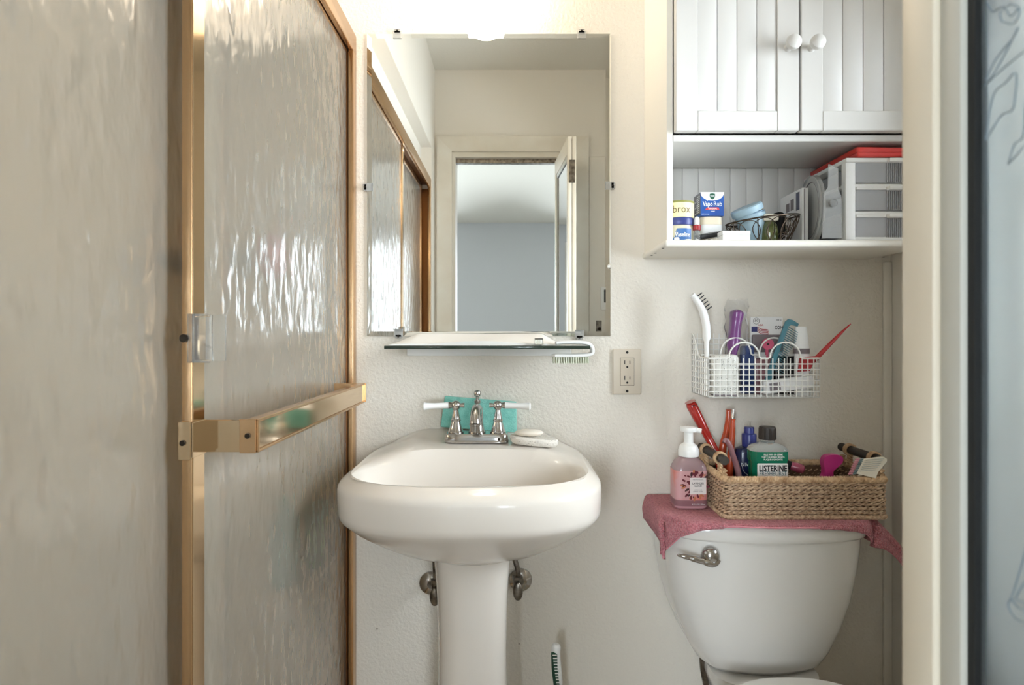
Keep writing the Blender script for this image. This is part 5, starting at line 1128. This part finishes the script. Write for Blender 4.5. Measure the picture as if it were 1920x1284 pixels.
gc = thing('coiled_band', (.600, -.155, FB), 'grey coiled hair band at the bottom of the wire bowl', 'hair band')
part('coil', tube([Vector((.612 + .011 * math.cos(a), -.150 + .003 * math.sin(3 * a), FB + .0125 + .011 * math.sin(a))) for a in [2 * math.pi * k / 24 for k in range(24)]], .0016, 6, True), M['bronze'], gc); part('inner_coil', tube([Vector((.612 + .006 * math.cos(a), -.152, FB + .0125 + .006 * math.sin(a))) for a in [2 * math.pi * k / 20 for k in range(20)]], .0012, 6, True), M['inkgrey'], gc)
# white carton with navy stripe, standing deep
wc = thing('striped_carton', (.667, -.085, Z0), 'white carton with a navy stripe standing behind the wire bowl', 'box')
part('carton', box(.661, .675, -.140, -.030, Z0, 1.462, .0008, 1), M['card'], wc)
part('navy_stripe', box(.6603, .6611, -.128, -.112, 1.415, 1.456), M['navy'], wc, 'navy printed block'); part('grey_print', box(.6603, .6611, -.100, -.085, 1.42, 1.446).join(box(.6603, .6611, -.078, -.062, 1.42, 1.440)), M['inkgrey'], wc, 'grey printed blocks')
part('front_line', box(.6655, .6675, -.1404, -.1398, Z0 + .005, 1.46), M['inkgrey'], wc)
# round clear mirror with acrylic stand
rm = thing('round_vanity_mirror', (.700, -.12, Z0), 'round clear-rimmed vanity mirror on an acrylic stand beside the drawers', 'mirror')
RM = .079; mc = Vector((.694, -.122, Z0 + RM + .003)); tilt = Matrix.Translation(mc) @ Matrix.Rotation(R(-10), 4, 'Z') @ Matrix.Rotation(R(-90), 4, 'Y')
part('glass_disc', lathe([(.001, 0), (RM * .80, 0), (RM * .80, .004), (.001, .004)], 48).xf(tilt), M['hazy'], rm, 'round mirror face')
part('clear_rim', lathe([(RM * .80, -.002), (RM, -.003), (RM, .009), (RM * .82, .007), (RM * .80, .0045)], 48).xf(tilt), M['acrylic2'], rm, 'clear plastic rim')
part('rim_line', tube([tilt @ Vector((RM * .81 * math.cos(a), RM * .81 * math.sin(a), .006)) for a in [2 * math.pi * k / 48 for k in range(48)]], .0013, 6, True), M['inkgrey'], rm)
s0 = lambda px, py: W(px, py, 1.292)
part('stand', prism([(p_.x, p_.z) for p_ in (s0(1541, 447), s0(1578, 447), s0(1577, 370), s0(1571, 356), s0(1570, 316), s0(1553, 308), s0(1552, 352), s0(1544, 362))], .003, (0, s0(0, 0).y, 0), (1, 0, 0), (0, 0, 1)).warp(lambda p: (p.x, p.y, max(p.z, Z0))), M['acrylic2'], rm, 'clear acrylic stand')
kp = s0(1559, 382); part('pivot_knob', cyl((kp.x, kp.y - .003, kp.z), (kp.x, kp.y - .010, kp.z), .0085, 22), M['acrylic2'], rm, 'clear pivot knob')
# drawer tower
DX0, DX1, DYF, DYB, DT = .7238, .872, -.205, -.02, 1.5105
du = thing('drawer_tower', ((DX0 + DX1) / 2, -.11, Z0), 'white plastic three-drawer tower with frosted fronts', 'drawers')
n3 = 3; hh = (DT - Z0) / n3
fr = G()
for xx in (DX0, DX1 - .0225): fr.join(box(xx, xx + .0225, DYF, DYF + .018, Z0, DT, .003, 2))
for yy in (DYB - .014,): 
    for xx in (DX0, DX1 - .014): fr.join(box(xx, xx + .014, yy, yy + .014, Z0, DT, .002, 1))
part('frame', fr, M['white'], du)
for k in range(4):
    z = Z0 + k * hh - (0 if k == 0 else .0045); part('tier', box(DX0 + .0005, DX1 - .0005, DYF + .001, DYB, max(Z0, z), min(DT, z + .009), .002, 1), M['white'], du)
part('top_lip', box(DX0 - .001, DX1 + .001, DYF - .004, DYB + .001, DT - .010, DT, .003, 2), M['white'], du)
for k in range(3):
    za, zb_ = Z0 + k * hh + .006, Z0 + (k + 1) * hh - .007
    dw = part('drawer', box(DX0 + .023, DX1 - .023, DYF + .002, DYF + .005, za, zb_, .001, 1).join(box(DX0 + .0235, DX0 + .0255, DYF + .005, DYB - .02, za, zb_ - .006)).join(box(DX1 - .0255, DX1 - .0235, DYF + .005, DYB - .02, za, zb_ - .006)).join(box(DX0 + .0255, DX1 - .0255, DYF + .005, DYB - .02, za, za + .002)), M['drawer'], du, 'frosted plastic drawer')
    pxr = W(1662, 0, 1.295).x
    part('pull', box(pxr, pxr + .06, DYF - .012, DYF + .003, zb_ - .004, zb_ + .005, .003, 2).join(box(DX0 + .023, pxr, DYF - .001, DYF + .003, zb_ - .002, zb_ + .004, .001, 1)), M['white'], dw, 'white drawer pull')
    rg = G()
    for q_ in range(12): rg.join(box(pxr + .001 + q_ * .0042, pxr + .0028 + q_ * .0042, DYF - .0006, DYF + .002, za + .001, zb_ - .004))
    part('ribbing', rg, M['drawerrib'], dw, 'vertical ribs')
    part('contents', box(DX0 + .030 + .01 * k, DX1 - .04 - .01 * k, DYF + .02, DYB - .05, za + .003, za + .012 + .009 * (2 - k), .004, 2), M[('card', 'jarblue', 'inkgrey')[k]] if k else M['rosepink'], dw)
rp = thing('red_case', ((.745 + .89) / 2, -.11, DT), 'flat glossy red vinyl case lying on top of the drawer tower', 'case')
g = box(.744, .876, -.212, -.008, DT + .0008, DT + .0225, .005, 3); g.warp(lambda p: p + Vector((0, 0, .0012 * math.sin(p.x * 70) if p.z > DT + .012 else 0)))
part('body', g, M['redpack'], rp); part('seam', box(.7432, .8765, -.2135, -.0075, DT + .0095, DT + .0115, .0008, 1), M['redpack'], rp, 'welded seam')
